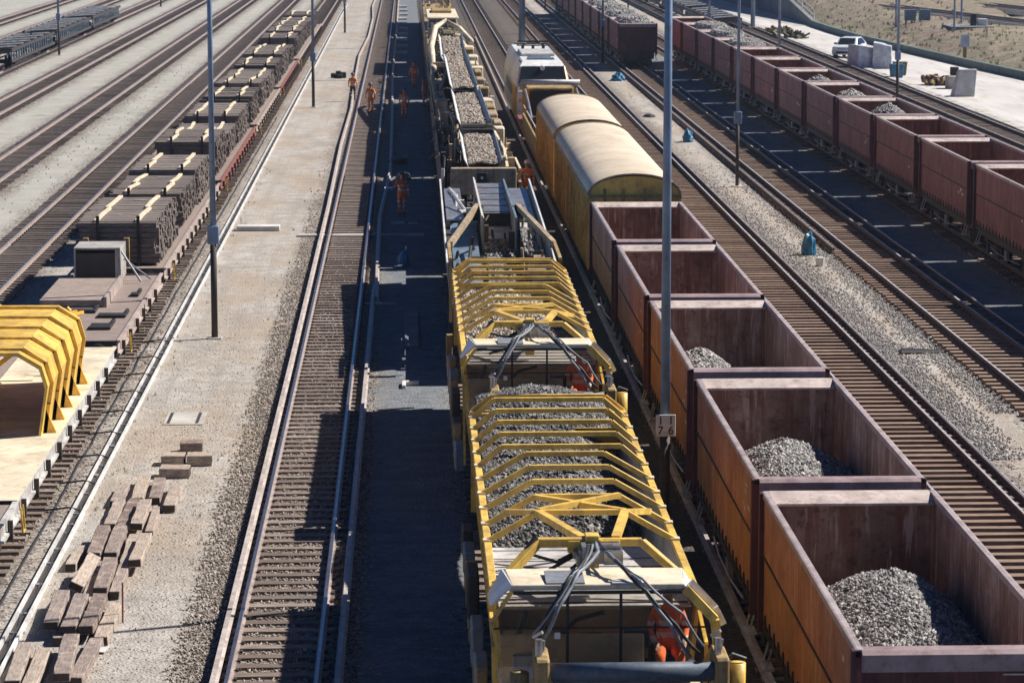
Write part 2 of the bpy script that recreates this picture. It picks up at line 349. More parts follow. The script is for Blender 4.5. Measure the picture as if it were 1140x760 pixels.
OCT_F = np.array([(0, 2, 4), (2, 1, 4), (1, 3, 4), (3, 0, 4), (2, 0, 5), (1, 2, 5), (3, 1, 5), (0, 3, 5)])
OCT_V = np.array([(1, 0, 0), (-1, 0, 0), (0, 1, 0), (0, -1, 0), (0, 0, 1), (0, 0, -1)], float)
def stones(pos, size):
    """numpy: angular little stones at pos (n,3); returns verts and faces arrays"""
    n = len(pos); v = OCT_V[None] * (1 + rng.uniform(-.35, .35, (n, 6, 3))) + rng.uniform(-.25, .25, (n, 6, 3))
    a = rng.uniform(0, 2 * np.pi, n); b = rng.uniform(0, np.pi, n)
    ca, sa, cb, sb = np.cos(a), np.sin(a), np.cos(b), np.sin(b); z = np.zeros(n); o = np.ones(n)
    Rz = np.array([[ca, -sa, z], [sa, ca, z], [z, z, o]]).transpose(2, 0, 1); Rx = np.array([[o, z, z], [z, cb, -sb], [z, sb, cb]]).transpose(2, 0, 1)
    v = np.einsum('nij,nkj->nki', Rz @ Rx, v) * (size * rng.uniform(.6, 1.35, n))[:, None, None] + pos[:, None]
    f = OCT_F[None] + (np.arange(n) * 6)[:, None, None]
    return v.reshape(-1, 3), f.reshape(-1, 3)
def npmesh(name, v, f, mat, parent=None):
    me = bpy.data.meshes.new(name); me.vertices.add(len(v)); me.vertices.foreach_set('co', np.asarray(v, np.float32).ravel())
    me.loops.add(len(f) * 3); me.loops.foreach_set('vertex_index', np.asarray(f, np.int32).ravel())
    me.polygons.add(len(f)); me.polygons.foreach_set('loop_start', np.arange(0, len(f) * 3, 3, dtype=np.int32)); me.polygons.foreach_set('loop_total', np.full(len(f), 3, np.int32))
    me.update(); me.validate(); me.materials.append(MT[mat]); o = bpy.data.objects.new(name, me); COL.objects.link(o)
    if parent: o.parent = parent
    return o

# ------------------------------------------------------------------ ground and terrain
g = MB().add([(-220, -40, 0), (260, -40, 0), (260, 900, 0), (-220, 900, 0)], [(0, 1, 2, 3)]).build('ground', 'ground'); g['kind'] = 'structure'
BAR = [(52, 120), (48.5, 150), (45.6, 180), (44.0, 200), (42.6, 217), (41.2, 239), (40.2, 256), (39.9, 270), (39.9, 284)]
def barx(y):
    p = BAR + [(39.4, 320), (38.4, 345), (36.5, 430), (34, 520)]
    if y < p[0][1]: return p[0][0] + (p[0][1] - y) * .12
    for a, b in zip(p, p[1:]):
        if a[1] <= y <= b[1]: return a[0] + (b[0] - a[0]) * (y - a[1]) / (b[1] - a[1])
    return p[-1][0]
V = []; F = []
ys = [60 + 3.0 * i for i in range(150)]; xs = [0, .5, 1.2, 2, 3, 4.2, 5.6, 7.2, 9, 11, 14, 18, 24, 34, 60, 120]
from mathutils import noise as mn
for y in ys:
    for k, dx in enumerate(xs):
        x = barx(y) + .5 + dx; s = min(1, dx / 6.5); s = s * s * (3 - 2 * s)
        up = max(0, min(1, (y - 284) / 50)) * 3.2
        z = s * 1.35 + (mn.noise((x * .3, y * .3, 1)) * .35 + mn.noise((x * 1.1, y * 1.1, 5)) * .12) * (1 if 0 < k < 13 else 0)
        if k == 0: z = -.05
        z += up * min(1, dx / 2.0) * .75
        V.append((x, y, z))
nx = len(xs)
for i in range(len(ys) - 1):
    for k in range(nx - 1):
        a = i * nx + k; F.append((a, a + 1, a + nx + 1, a + nx))
em = raw('embankment', V, F, 'slope', smooth=True); em['kind'] = 'structure'
rd = raw('road', [(34.2, 60 + 10 * i, .008) for i in range(47)] + [(barx(60 + 10 * i) + .55, 60 + 10 * i, .008) for i in range(47)],
         [(i, i + 47, i + 48, i + 1) for i in range(46)], 'road'); rd['kind'] = 'structure'

# ------------------------------------------------------------------ railway tracks
def rail_mb(pts, z0=.06, h=.17, sxy=1.0):
    """flat-bottomed rail swept along points in the ground plane"""
    prof = [(-.07, 0), (.07, 0), (.07, .018), (.012, .035), (.012, h - .045), (.036, h - .032), (.036, h), (-.036, h), (-.036, h - .032), (-.012, h - .045), (-.012, .035), (-.07, .018)]
    m = MB(); k = len(prof)
    for i, p in enumerate(pts):
        a = Vector(pts[max(i - 1, 0)]); b = Vector(pts[min(i + 1, len(pts) - 1)]); d = (b - a).normalized(); n = Vector((d.y, -d.x))
        for u, v in prof: m.v.append((p[0] + n.x * u * sxy, p[1] + n.y * u * sxy, z0 + v))
    for i in range(len(pts) - 1):
        for j in range(k): m.f.append((i * k + j, i * k + (j + 1) % k, (i + 1) * k + (j + 1) % k, (i + 1) * k + j))
    m.f.append(tuple(range(k))); m.f.append(tuple((len(pts) - 1) * k + j for j in range(k - 1, -1, -1))); return m
def sleeper_mesh(L, W=.26, H=.15, seed=0):
    m = MB(); m.box(-L / 2, L / 2, -W / 2, W / 2, -H, 0); r = random.Random(seed)
    m.v = [(x + r.uniform(-.02, .02), y + r.uniform(-.012, .012), z + r.uniform(-.008, .008)) for x, y, z in m.v]; return m
def track(X, y0, y1, label, mat='sleeper', L=2.6, zt=.06, sp=.6, near=None, rmat='rail_rust', path=None):
    """path: optional second end point for a track that is not parallel; else along Y"""
    t = empty('railway_track', (X, y0, 0)); tag(t, label, 'railway track', 'tracks of the yard')
    LEN = y1 - y0
    for s in (-.75, .75):
        r = rail_mb([(s, 0), (s, LEN)], zt, .16).build('rail', rmat, t)
        MB().box(s - .03, s + .03, 0, LEN, zt + .1605, zt + .1645).build('running_surface', 'head_bright' if rmat == 'rail_dark' else 'rail_head', r)
    base = [sleeper_mesh(L, seed=q).build('sleeper', mat, t) for q in range(4)]
    n = int(LEN / sp); near = near or y0; k0 = max(0, int((near - y0) / sp)); cnt = 0; V = []; F = []
    for i in range(n):
        y = i * sp + .3 + random.uniform(-.03, .03)
        if i >= k0 and cnt < 100:
            if cnt < 4: o = base[cnt]
            else: o = base[random.randrange(4)].copy(); COL.objects.link(o); o.parent = t
            o.location = (random.uniform(-.03, .03), y, zt - random.uniform(0, .008)); o.rotation_euler = (0, 0, random.uniform(-.012, .012)); cnt += 1
        else:
            m = base[i % 4].data; off = len(V); dx = random.uniform(-.03, .03)
            V += [(v.co.x + dx, v.co.y + y, v.co.z + zt) for v in m.vertices]; F += [tuple(q + off for q in p.vertices) for p in m.polygons]
    if V:
        o = raw('sleepers', V, F, mat, t); o['kind'] = 'stuff'
    # rail fastenings where they can be seen
    if near < 130:
        m = MB()
        for i in range(int(90 / sp)):
            y = (near - y0) + i * sp + .3
            if near <= y0: y = i * sp + .3
            for s in (-.75, .75):
                for q in (-.11, .11): m.box(s + q - .03, s + q + .03, y - .05, y + .05, zt + .005, zt + .05)
        o = m.build('rail_clips', 'dark', t); o['kind'] = 'stuff'
    return t
track(-2.34, 30, 520, 'empty rusty track in the middle with the long train shadow across its sleepers', L=1.9, zt=.05, near=44)
track(2.5, 30, 520, 'track that carries the yellow ballast cleaning train', near=40)
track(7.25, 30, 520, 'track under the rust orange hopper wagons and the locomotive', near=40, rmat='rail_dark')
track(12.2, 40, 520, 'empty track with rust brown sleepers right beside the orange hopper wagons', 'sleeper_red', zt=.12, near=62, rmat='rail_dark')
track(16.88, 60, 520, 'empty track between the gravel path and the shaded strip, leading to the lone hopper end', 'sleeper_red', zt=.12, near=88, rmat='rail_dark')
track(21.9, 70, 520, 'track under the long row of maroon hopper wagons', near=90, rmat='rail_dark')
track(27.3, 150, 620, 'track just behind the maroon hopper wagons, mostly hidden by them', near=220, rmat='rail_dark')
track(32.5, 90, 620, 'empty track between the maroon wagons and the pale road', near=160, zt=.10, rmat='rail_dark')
track(-9.2, 40, 520, 'track under the flat wagons loaded with old sleepers', near=58)
track(-14.3, 60, 520, 'empty track directly left of the flat wagons, with a brown side rail', 'stack_wood', near=108)
track(-19.45, 90, 620, 'second empty track left of the flat wagons', 'stack_wood', near=150)
track(-25.0, 120, 620, 'third empty track left of the flat wagons', 'stack_wood', near=200)
track(-30.4, 150, 620, 'track that carries the dark empty frame wagon', 'stack_wood', near=230)
track(-35.7, 180, 620, 'track behind the dark empty frame wagon', 'stack_wood', near=260)
track(-41.3, 200, 620, 'outermost track in the upper left corner', 'stack_wood', near=300)
def embank_track(p, q, z, label):
    d = Vector((q[0] - p[0], q[1] - p[1], 0)); L = d.length; a = math.atan2(-d.x, d.y)
    t = empty('railway_track', (p[0], p[1], z), a); tag(t, label, 'railway track', 'tracks on the embankment')
    for s in (-.75, .75): rail_mb([(s, 0), (s, L)], .25, .16).build('rail', 'rail_rust', t)
    b = MB().extr([(-2.2, -.2), (2.2, -.2), (1.6, .2), (-1.6, .2)], 1, 0, L).build('ballast', 'gravel_dark', t)
    V = []; F = []; m = sleeper_mesh(2.6)
    for i in range(int(L / .65)):
        off = len(V); V += [(x, y + i * .65 + .3, zz + .26) for x, y, zz in m.v]; F += [tuple(j + off for j in f) for f in m.f]
    o = raw('sleepers', V, F, 'wood_old', t); o['kind'] = 'stuff'
embank_track((60.5, 225), (42.5, 330), 1.35, 'lower track crossing the top of the embankment in the upper right corner')
embank_track((70, 225), (50, 345), 1.5, 'upper track crossing the top of the embankment in the upper right corner')

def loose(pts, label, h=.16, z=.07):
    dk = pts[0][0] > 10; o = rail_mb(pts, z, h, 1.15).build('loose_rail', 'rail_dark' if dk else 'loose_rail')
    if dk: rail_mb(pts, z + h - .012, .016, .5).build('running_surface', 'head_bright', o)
    tag(o, label, 'loose rail', 'new rails laid out beside the tracks'); return o
loose([(-3.32, 30), (-3.33, 80), (-3.38, 120), (-3.52, 150), (-3.46, 175), (-3.7, 200), (-3.9, 232), (-3.55, 262), (-3.6, 300), (-4.0, 330), (-3.7, 420)], 'long loose rail lying against the left side of the middle track')
loose([(-1.24, 30), (-1.22, 60), (-1.17, 95.5)], 'loose rail in the shade right of the middle track, near piece')
loose([(-1.06, 92.5), (-1.12, 100), (-1.18, 117), (-.86, 136), (-.92, 165), (-1.1, 210), (-1.05, 270), (-1.1, 400)], 'wavy loose rail in the shade right of the middle track, far piece past the walkers')
loose([(6.02, 35), (6.05, 70), (6.0, 140), (6.1, 260)], 'loose rail in the dark strip beside the pole with the number sign')
loose([(13.36, 50), (13.34, 100), (13.3, 160), (13.42, 230), (13.3, 400)], 'loose rail right of the empty track beside the orange hoppers')
loose([(15.66, 104.7), (15.66, 150), (15.7, 220), (15.6, 300), (15.7, 420)], 'loose rail with its near end beside the blue bundle and white bucket')
loose([(18.2, 60), (18.22, 120), (18.15, 180), (18.3, 210)], 'loose rail along the shaded strip left of the maroon wagons')
loose([(4.95, 160), (5.0, 210), (4.9, 300)], 'far loose rail between the yellow train and the locomotive track')

# crushed stone scattered on the beds
def scatter(name, label, regs, size, mat):
    P = []
    for x0, x1, y0, y1, n, z in regs:
        # more stones near than far
        u = 1 - np.sqrt(1 - rng.uniform(0, 1, n)); xx = rng.uniform(x0, x1, n) if x1 - x0 < 1.3 and x0 > -3.2 and x1 < 0 else (x0 + x1) / 2 + (rng.uniform(-.5, .5, n) + rng.uniform(-.5, .5, n) * .45) * (x1 - x0); P.append(np.stack([xx, y0 + u * (y1 - y0), np.full(n, z) + rng.uniform(-.01, .012, n)], 1))
    P = np.concatenate(P); v, f = stones(P, size); o = npmesh(name, v, f, mat); tag(o, label, 'crushed stone', kind='stuff')
scatter('ballast_stones', 'brown crushed stone lying between and beside the near track sleepers',
        [(-3.05, -1.65, 44, 110, 11000, .012), (-4.1, -3.4, 44, 130, 9000, .01), (-1.55, -.9, 44, 90, 2500, .01), (-10.9, -7.75, 58, 120, 9000, .01)], .026, 'pebble_brown')
scatter('ballast_stones', 'grey crushed stone lining the right hand tracks and the path between them',
        [(10.9, 13.6, 60, 120, 6000, .01), (13.3, 14.5, 66, 140, 10000, .01), (14.9, 15.9, 72, 140, 7000, .01), (15.6, 18.2, 85, 140, 3500, .01)], .030, 'pebble')
scatter('ballast_stones', 'loose grit on the trodden path with the cut sleepers', [(-7.0, -4.0, 46, 110, 5000, .004)], .014, 'pebble_brown')

# ------------------------------------------------------------------ cable trough on the left
def trough():
    t = empty('cable_trough', (-7.15, 40, 0)); tag(t, 'long open concrete cable trough with two pale edges beside the flat wagons', 'cable trough')
    L = 300
    for s in (-.12, .12): MB().box(s - .025, s + .025, 0, L, -.05, .10).build('side_wall', 'white', t)
    MB().box(-.094, .094, 0, L, -.04, .012).build('floor', 'dark', t)
    m = MB(); y = 0
    r = random.Random(3); pts = []
    while y < 110: pts.append((r.uniform(-.06, .06), y, .03)); y += .8
    m.tube(pts, .022, 5); m.build('cable', 'hose', t)
    m = MB()
    for i in range(70):
        y = i * 1.75 + r.uniform(-.5, .5); m.box(-.094, .094, y, y + r.uniform(.06, .2), .02, .04)
    o = m.build('cross_pieces', 'grey', t); o['kind'] = 'stuff'
trough()
c = MB().tube([(-7.72 + random.uniform(-.03, .03), 40 + i * 2.2, .03) for i in range(60)], .026, 5).build('cable', 'hose'); tag(c, 'thin black cable lying on the stones along the flat wagons', 'cable')
for i in range(9):
    y = 61 + i * 2.9 + random.uniform(-.15, .15)
    c = MB().tube([(-9.0, y - .05, .04), (-8.3, y, .03), (-7.9, y + .06, .05), (-7.35, y + .02, .12), (-7.0, y + .03, .02)], .022, 5).build('cable_stub', 'hose')
    tag(c, 'short black cable running crosswise from the flat wagon track over the trough', 'cable', 'crosswise cables by the trough')

# ------------------------------------------------------------------ light poles
def pole(x, y, label, H=15, r=.095, box=3.1, sign=False):
    t = empty('light_pole', (x, y, 0)); tag(t, label, 'light pole', 'poles between the tracks')
    MB().tube([(0, 0, 0), (0, 0, box)], r * 1.0, 12).build('pole_foot', 'pole_dark', t, smooth=True)
    MB().box(-.22, .22, -.22, .22, -.05, .05).build('base', 'concrete', t, bevel=.02)
    MB().tube([(0, 0, box + .002), (0, 0, H)], r * .97, 12, r * .6).build('mast', 'pole_blue', t, smooth=True)
    if sign: return t
    MB().box(-.17, .17, -.13, .13, box - .25, box + .3).build('junction_box', 'pole_blue', t, bevel=.02)
    m = MB().tube([(0, 0, H), (0, 0, H + .25), (-.8, 0, H + .4)], .04, 6); m.build('arm', 'pole_blue', t)
    MB().box(-1.5, -.8, -.14, .14, H + .34, H + .44).build('lamp_head', 'lightgrey', t, bevel=.03)
    return t
pole(-5.82, 85.3, 'nearest blue grey pole on the trodden path, beside the flat wagon with the crate')
pole(-5.83, 177.7, 'second pole on the trodden path, left of the two walking workers')
pole(-5.88, 271.3, 'far pole on the trodden path with its dark foot in the open')
pole(-28.24, 235.0, 'pole at the upper left edge in front of the dark frame wagon')
pole(-28.28, 333.0, 'pole far up between the left hand tracks')
pole(14.85, 129.1, 'thin pole on the light path beside the blue bundle', r=.08)
pole(15.05, 222.5, 'pole with a pale box left of the lone maroon hopper end')
pole(15.3, 321.0, 'far pole beside the row of hoppers at the top')
pole(30.4, 178.0, 'pole right of the maroon wagons below the sheeted stack')
pole(24.6, 235.0, 'pole behind the front hopper of the far row')
pole(24.6, 322.0, 'far pole right of the far hopper row')
def mast(x, y, H, r0, r1, label, mat='pole_blue'):
    t = empty('mast', (x, y, 0)); tag(t, label, 'mast', 'thick masts')
    MB().tube([(0, 0, 0), (0, 0, H)], r0, 12, r1).build('shaft', mat, t, smooth=True)
    MB().box(-r0 * 2, r0 * 2, -r0 * 2, r0 * 2, -.05, .25).build('foundation', 'concrete', t, bevel=.03)
    m = MB()
    for i in range(3): m.box(-.9 + i * .7, -.4 + i * .7, -.25, .25, H, H + .35)
    m.build('floodlights', 'grey', t)
mast(9.9, 250.0, 24, .30, .16, 'tapering blue grey mast directly behind the locomotive')
mast(33.2, 277.0, 24, .22, .14, 'greenish mast at the left end of the pale road')
mast(31.0, 240.0, 20, .12, .10, 'slim mast behind the maroon wagons')

# number sign pole
t = pole(4.93, 54.5, 'tall pole with the white number sign between the yellow train and the orange hoppers', r=.10, box=2.85, sign=True, H=16)
MB().box(-.19, .19, -.15, -.12, 2.85, 3.28).build('sign_plate', 'white', t, bevel=.008)
MB().box(-.12, .12, -.12, .08, 2.9, 2.96).build('sign_bracket', 'grey', t)
def text_mesh(s, size, loc, mat, parent, name='digit', rot=(R(90), 0, 0), th=.003):
    cu = bpy.data.curves.new(name, 'FONT'); cu.body = s; cu.size = size; cu.extrude = th; cu.align_x = 'CENTER'; cu.align_y = 'CENTER'; cu.offset = .004 * size
    o = bpy.data.objects.new(name, cu); COL.objects.link(o)
    me = bpy.data.meshes.new_from_object(o.evaluated_get(bpy.context.evaluated_depsgraph_get())); bpy.data.objects.remove(o)
    q = bpy.data.objects.new(name, me); COL.objects.link(q); me.materials.clear(); me.materials.append(MT[mat]); q.parent = parent; q.location = loc; q.rotation_euler = rot; return q
bpy.context.view_layer.update()
for s, x, z in (('1', -.10, 3.16), ('7', -.10, 2.965), ('1', .10, 3.16), ('6', .10, 2.965)):
    text_mesh(s, .22, (x, -.154, z), 'black', t)

# ------------------------------------------------------------------ cut sleepers lying on the path
def timber(x, y, L, w, z, rz=0, rx=0, label='', cat='sleeper', group='old sleepers on the path', h=.16):
    r = random.Random(int(x * 991 + y * 77)); m = MB(); n = 6
    for i in range(n + 1):
        yy = -L / 2 + L * i / n; e = .012
        m.v += [(-w / 2 + r.uniform(-e, e), yy, -h), (w / 2 + r.uniform(-e, e), yy, -h), (w / 2 + r.uniform(-e, e), yy, r.uniform(-e, e) * .5), (-w / 2 + r.uniform(-e, e), yy, r.uniform(-e, e) * .5)]
    for i in range(n):
        a = i * 4
        for j in range(4): m.f.append((a + j, a + (j + 1) % 4, a + 4 + (j + 1) % 4, a + 4 + j))
    m.f += [(0, 3, 2, 1), (n * 4, n * 4 + 1, n * 4 + 2, n * 4 + 3)]
    o = m.build('old_sleeper', 'wood_old', bevel=.012); o.location = (x, y, z); o.rotation_euler = (0, rx, rz)
    o.data.materials.append(MT['shade_end'])
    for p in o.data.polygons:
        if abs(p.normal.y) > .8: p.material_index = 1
    tag(o, label, cat, group); return o
TB = [('reddish sleeper with a pale top, farthest of the long pile', -5.98, 62.8, 2.4, .27, .19, .02), ('short dark sleeper at the far left of the pile', -6.39, 62.3, 1.8, .24, .17, -.01), ('purple brown sleeper right of the farthest pale one', -5.62, 62.8, 2.2, .26, .17, .03), ('sleeper pair piece at the far right end of the pile', -5.2, 62.0, 2.3, .27, .18, .0),
      ('pale worn sleeper in the second row from the far end, left', -6.3, 60.3, 2.45, .26, .175, .01), ('dark grey sleeper in the second row, middle', -6.02, 60.4, 2.4, .25, .175, -.02), ('speckled sleeper lying on top in the second row, right', -5.68, 59.6, 2.4, .26, .335, .01), ('narrow half buried sleeper right of the second row', -5.46, 59.9, 2.4, .18, .10, .02),
      ('brown sleeper with a bolt hole, on top in the third row, left', -6.29, 57.0, 2.5, .27, .335, .02), ('dark sleeper on top in the third row, middle', -5.95, 57.0, 2.45, .27, .335, .01), ('low sleeper in the third row under the pale one', -5.66, 56.9, 2.5, .22, .17, .02), ('pale topped sleeper on top in the third row, right', -5.39, 56.3, 2.35, .26, .335, .0),
      ('short sleeper at the left edge of the third row', -6.66, 56.3, 1.6, .22, .17, -.05), ('dark grey sleeper right of the tilted plank', -5.86, 54.1, 2.5, .27, .335, .02), ('narrow sleeper beneath the dark grey one', -5.62, 54.5, 2.6, .20, .17, .01),
      ('orange brown sleeper in the nearest full row, left', -6.11, 51.2, 2.4, .27, .335, .01), ('pale yellowish sleeper in the nearest full row, right', -5.78, 51.2, 2.4, .27, .335, .0), ('brown sleeper at the left end of the nearest full row', -6.48, 51.5, 2.4, .27, .335, .03), ('low sleeper under the nearest full row, poking out right', -5.50, 51.1, 2.5, .26, .17, -.01), ('low sleeper under the nearest full row, hidden at left', -6.25, 51.0, 2.3, .27, .17, .01),
      ('broad weathered sleeper at the bottom edge of the photo', -5.92, 48.2, 2.6, .28, .33, .05), ('split sleeper at the bottom edge beside the weathered one', -5.62, 48.5, 2.6, .25, .17, -.03), ('sleeper at the lower left corner', -6.4, 47.9, 2.5, .27, .17, .02), ('second sleeper at the lower left corner', -6.75, 48.3, 2.5, .27, .17, .04),
      ('low sleeper under the second row', -6.0, 58.9, 2.2, .27, .17, 0), ('low sleeper under the third row at left', -6.1, 56.0, 2.3, .27, .17, .0), ('low sleeper under the dark grey one', -6.05, 53.6, 2.3, .3, .17, .02)]
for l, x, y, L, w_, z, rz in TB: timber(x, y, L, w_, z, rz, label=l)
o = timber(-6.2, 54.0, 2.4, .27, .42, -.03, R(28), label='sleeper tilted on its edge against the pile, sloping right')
# short blocks set crosswise
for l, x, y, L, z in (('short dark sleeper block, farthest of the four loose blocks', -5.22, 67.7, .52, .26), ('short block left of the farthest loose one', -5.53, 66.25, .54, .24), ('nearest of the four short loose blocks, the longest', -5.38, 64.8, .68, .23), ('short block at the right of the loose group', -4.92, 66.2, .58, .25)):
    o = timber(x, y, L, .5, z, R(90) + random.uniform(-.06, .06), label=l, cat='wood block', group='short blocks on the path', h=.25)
# concrete slab and small bits
s = MB().box(-.85, .85, -.3, .3, 0, .2).build('concrete_slab', 'concrete_white', bevel=.02, loc=(-5.93, 113.0, 0)); tag(s, 'pale concrete slab lying crosswise on the path above the nearest pole', 'slab')
s = MB().box(-.22, .22, -3.6, 3.6, 0, .09).build('concrete_slab', 'wall_grey', bevel=.02, loc=(.07, 86.8, 0)); tag(s, 'long narrow grey slab lying lengthwise in the shade left of the yellow train', 'slab')
s = MB().box(-.36, .1, -.1, .1, 0, .1).box(-.36, -.25, -.7, -.1, 0, .1).build('angle_piece', 'concrete_white', bevel=.01, loc=(.15, 77.0, 0)); tag(s, 'white L shaped piece lying in the shade left of the near yellow wagons', 'angle piece')
s = MB().box(-.55, -.02, -.12, .12, 0, .08).box(.12, .5, -.1, .1, 0, .06).build('board', 'concrete_white', loc=(-.15, 115.0, 0)); tag(s, 'pale boards lying at the feet of the worker in the shade', 'board')
s = MB().box(-.55, .55, -.05, .05, 0, .05).box(-.3, .05, -.3, .2, 0, .07).build('rag', 'concrete_white', loc=(-.95, 92.3, 0)); tag(s, 'pale torn rag beside the end of the loose rail in the shade', 'rag')
for i, (x, y, l) in enumerate([(-7.0 + 1.5, 49.4, 'small white scrap on the path at the lower left'), (-.4, 101.5, 'small pale scrap in the shade near the blue sack'), (4.2, 66, 'white scrap in the dark strip right of the yellow train'), (4.6, 77, 'small white scrap beside the yellow train'), (5.0, 60.8, 'white crumpled scrap beside the foot of the sign pole'), (4.75, 90, 'pale scrap in the dark strip level with the orange hoppers')]):
    m = MB(); r = random.Random(i)
    m.plate([(r.uniform(-.16, -.08), -.1, .05), (.12, -.12, .03), (.2, .1, .09), (-.05, .16, .04)], .01); s = m.build('scrap', 'white', loc=(x, y, .01)); tag(s, l, 'scrap')
hatch = MB().box(-.5, .5, -.9, .9, .004, .02).build('manhole_cover', 'concrete', loc=(-5.7, 72.1, 0), bevel=.005); tag(hatch, 'flat concrete manhole cover set in the path between pole and sleeper pile', 'manhole cover')
for x0 in (-.42, .3): MB().box(x0, x0 + .08, -.75, .75, .022, .026).build('slot', 'dark', hatch)
st = MB().tube([(0, 0, 0), (.01, 0, .75)], .018, 6).build('marker_stick', 'red_frame', loc=(-5.28, 51.5, 0)); tag(st, 'thin rusty stick standing in the ground right of the sleeper pile', 'stick')
m = MB()
for i, (x, y, h) in enumerate([(-.35, 0, .35), (0, .1, .5), (.35, -.05, .42), (.1, -.5, .3)]): m.box(x - .2, x + .2, y - .2, y + .2, 0, h)
o = m.build('scrap_heap', 'black', loc=(-4.95, 206.0, 0), bevel=.05); tag(o, 'small black heap on the far path before the concrete strip', 'scrap heap')
for i in range(2):
    o = MB().box(-4.3 if i == 0 else -7.3, 0.6, -.25, .25, 0, .07 if i == 0 else .03).build('crossing_strip', 'concrete', loc=(0, [111.0, 203.5][i], 0)); tag(o, ['narrow pale concrete strip crossing the middle track level with the blue sack', 'narrow concrete strip across the far path before the walkers'][i], 'concrete strip')
for i in range(10):
    y = 236 + i * 10.5; o = MB().box(-.45, .45, -.5, .5, 0, .2).build('concrete_block', 'concrete_white', loc=(-.45 + random.uniform(-.08, .08), y, 0))
    tag(o, 'pale concrete block in the ladder like row beside the far middle track', 'concrete block', 'row of concrete blocks')

# blue bundles
def lump(name, label, cat, loc, sx, sy, sz, mat, seed, group=None):
    bm = bmesh.new(); bmesh.ops.create_icosphere(bm, subdivisions=3, radius=1)
    for v in bm.verts:
        n = mn.noise(v.co * 2.2 + Vector((seed, 0, 0))) * .28 + mn.noise(v.co * 5 + Vector((seed, 3, 0))) * .1
        v.co *= 1 + n; v.co = Vector((v.co.x * sx, v.co.y * sy, max(-.15, v.co.z) * sz))
    me = bpy.data.meshes.new(name); bm.to_mesh(me); bm.free(); me.materials.append(MT[mat]); o = bpy.data.objects.new(name, me); COL.objects.link(o); o.location = loc
    tag(o, label, cat, group); return o
lump('tarp_bundle', 'tall blue tarpaulin bundle on the light path beside the white bucket', 'bundle', (14.72, 104.6, .1), .27, .3, .75, 'blue_plastic', 1, 'blue bundles')
b = empty('bucket', (14.66, 101.3, 0)); tag(b, 'white bucket standing just in front of the tall blue bundle', 'bucket')
MB().tube([(0, 0, 0), (0, 0, .32)], .13, 14, .17).build('body', 'white', b); MB().tube([(.15, 0, .3), (0, .1, .45), (-.15, 0, .3)], .008, 5).build('handle', 'steel', b)
lump('tarp_bundle', 'blue tarpaulin bundle on the light path right of the covered wagon', 'bundle', (14.9, 152.6, .08), .28, .4, .62, 'blue_plastic', 4, 'blue bundles')
lump('tarp_bundle', 'flat blue bundle on the light path just left of the far maroon hopper end', 'bundle', (14.8, 202.4, .05), .5, .7, .5, 'blue_plastic', 9, 'blue bundles')
lump('sack', 'dark blue sack in the shade left of the yellow train', 'sack', (-.2, 102.3, .05), .24, .6, .42, 'blue_plastic', 12, 'blue bundles')
lump('puddle_cover', 'low dark mat crumpled on the light path near the top of the covered wagon', 'mat', (12.1 + 2.2, 170.0, .02), .35, .9, .12, 'black', 15)
lump('stone_lump', 'dark lump in the shade before the lone worker', 'lump', (-.5, 141, .05), .45, .9, .3, 'dark', 17, 'lumps in the shade')
lump('stone_lump', 'second smaller dark lump nearer in the shade', 'lump', (-.25, 133, .05), .35, .6, .3, 'wall_grey', 19, 'lumps in the shade')
o = MB().hexa([(-.75, -.5, 0), (.7, -.18, 0), (.78, .02, 0), (-.6, .35, 0)], [(-.72, -.45, .1), (.66, -.16, .06), (.72, 0, .06), (-.58, .28, .1)]).build('rubber_mat', 'black', loc=(14.9, 82.0, 0), bevel=.03)
tag(o, 'black tapering strip lying crosswise on the light path at the right edge', 'rubber strip')

# ------------------------------------------------------------------ wheels and bogies (parts for every wagon)
def bogie(parent, x, y, wb=1.8, r=.46):
    b = MB()
    for s in (-1, 1):
        b.box(x + s * 1.02 - .06, x + s * 1.02 + .06, y - wb / 2 - .45, y + wb / 2 + .45, .55, .80)
        for q in (-1, 1): b.box(x + s * 1.02 - .12, x + s * 1.02 + .12, y + q * wb / 2 - .18, y + q * wb / 2 + .18, .42, .74)
    b.box(x - 1, x + 1, y - .2, y + .2, .6, .85)
    bo = b.build('bogie', 'dark', parent)
    for q in (-1, 1):
        m = MB()
        for s in (-.75, .75): m.tube([(x + s - .065, y + q * wb / 2, .22 + r), (x + s + .065, y + q * wb / 2, .22 + r)], r, 18)
        m.tube([(x - .9, y + q * wb / 2, .22 + r), (x + .9, y + q * wb / 2, .22 + r)], .08, 8)
        m.build('wheelset', 'dark', bo)
def buffers(parent, y, d, x=0, z=1.08):
    for s in (-.88, .88):
        m = MB().tube([(x + s, y, z), (x + s, y + d * .38, z)], .09, 8).tube([(x + s, y + d * .38, z), (x + s, y + d * .44, z)], .22, 14)
        m.build('buffer', 'black', parent)
    MB().box(x - .07, x + .07, min(y, y + d * .45), max(y, y + d * .45), z - .16, z - .02).build('coupler', 'black', parent)

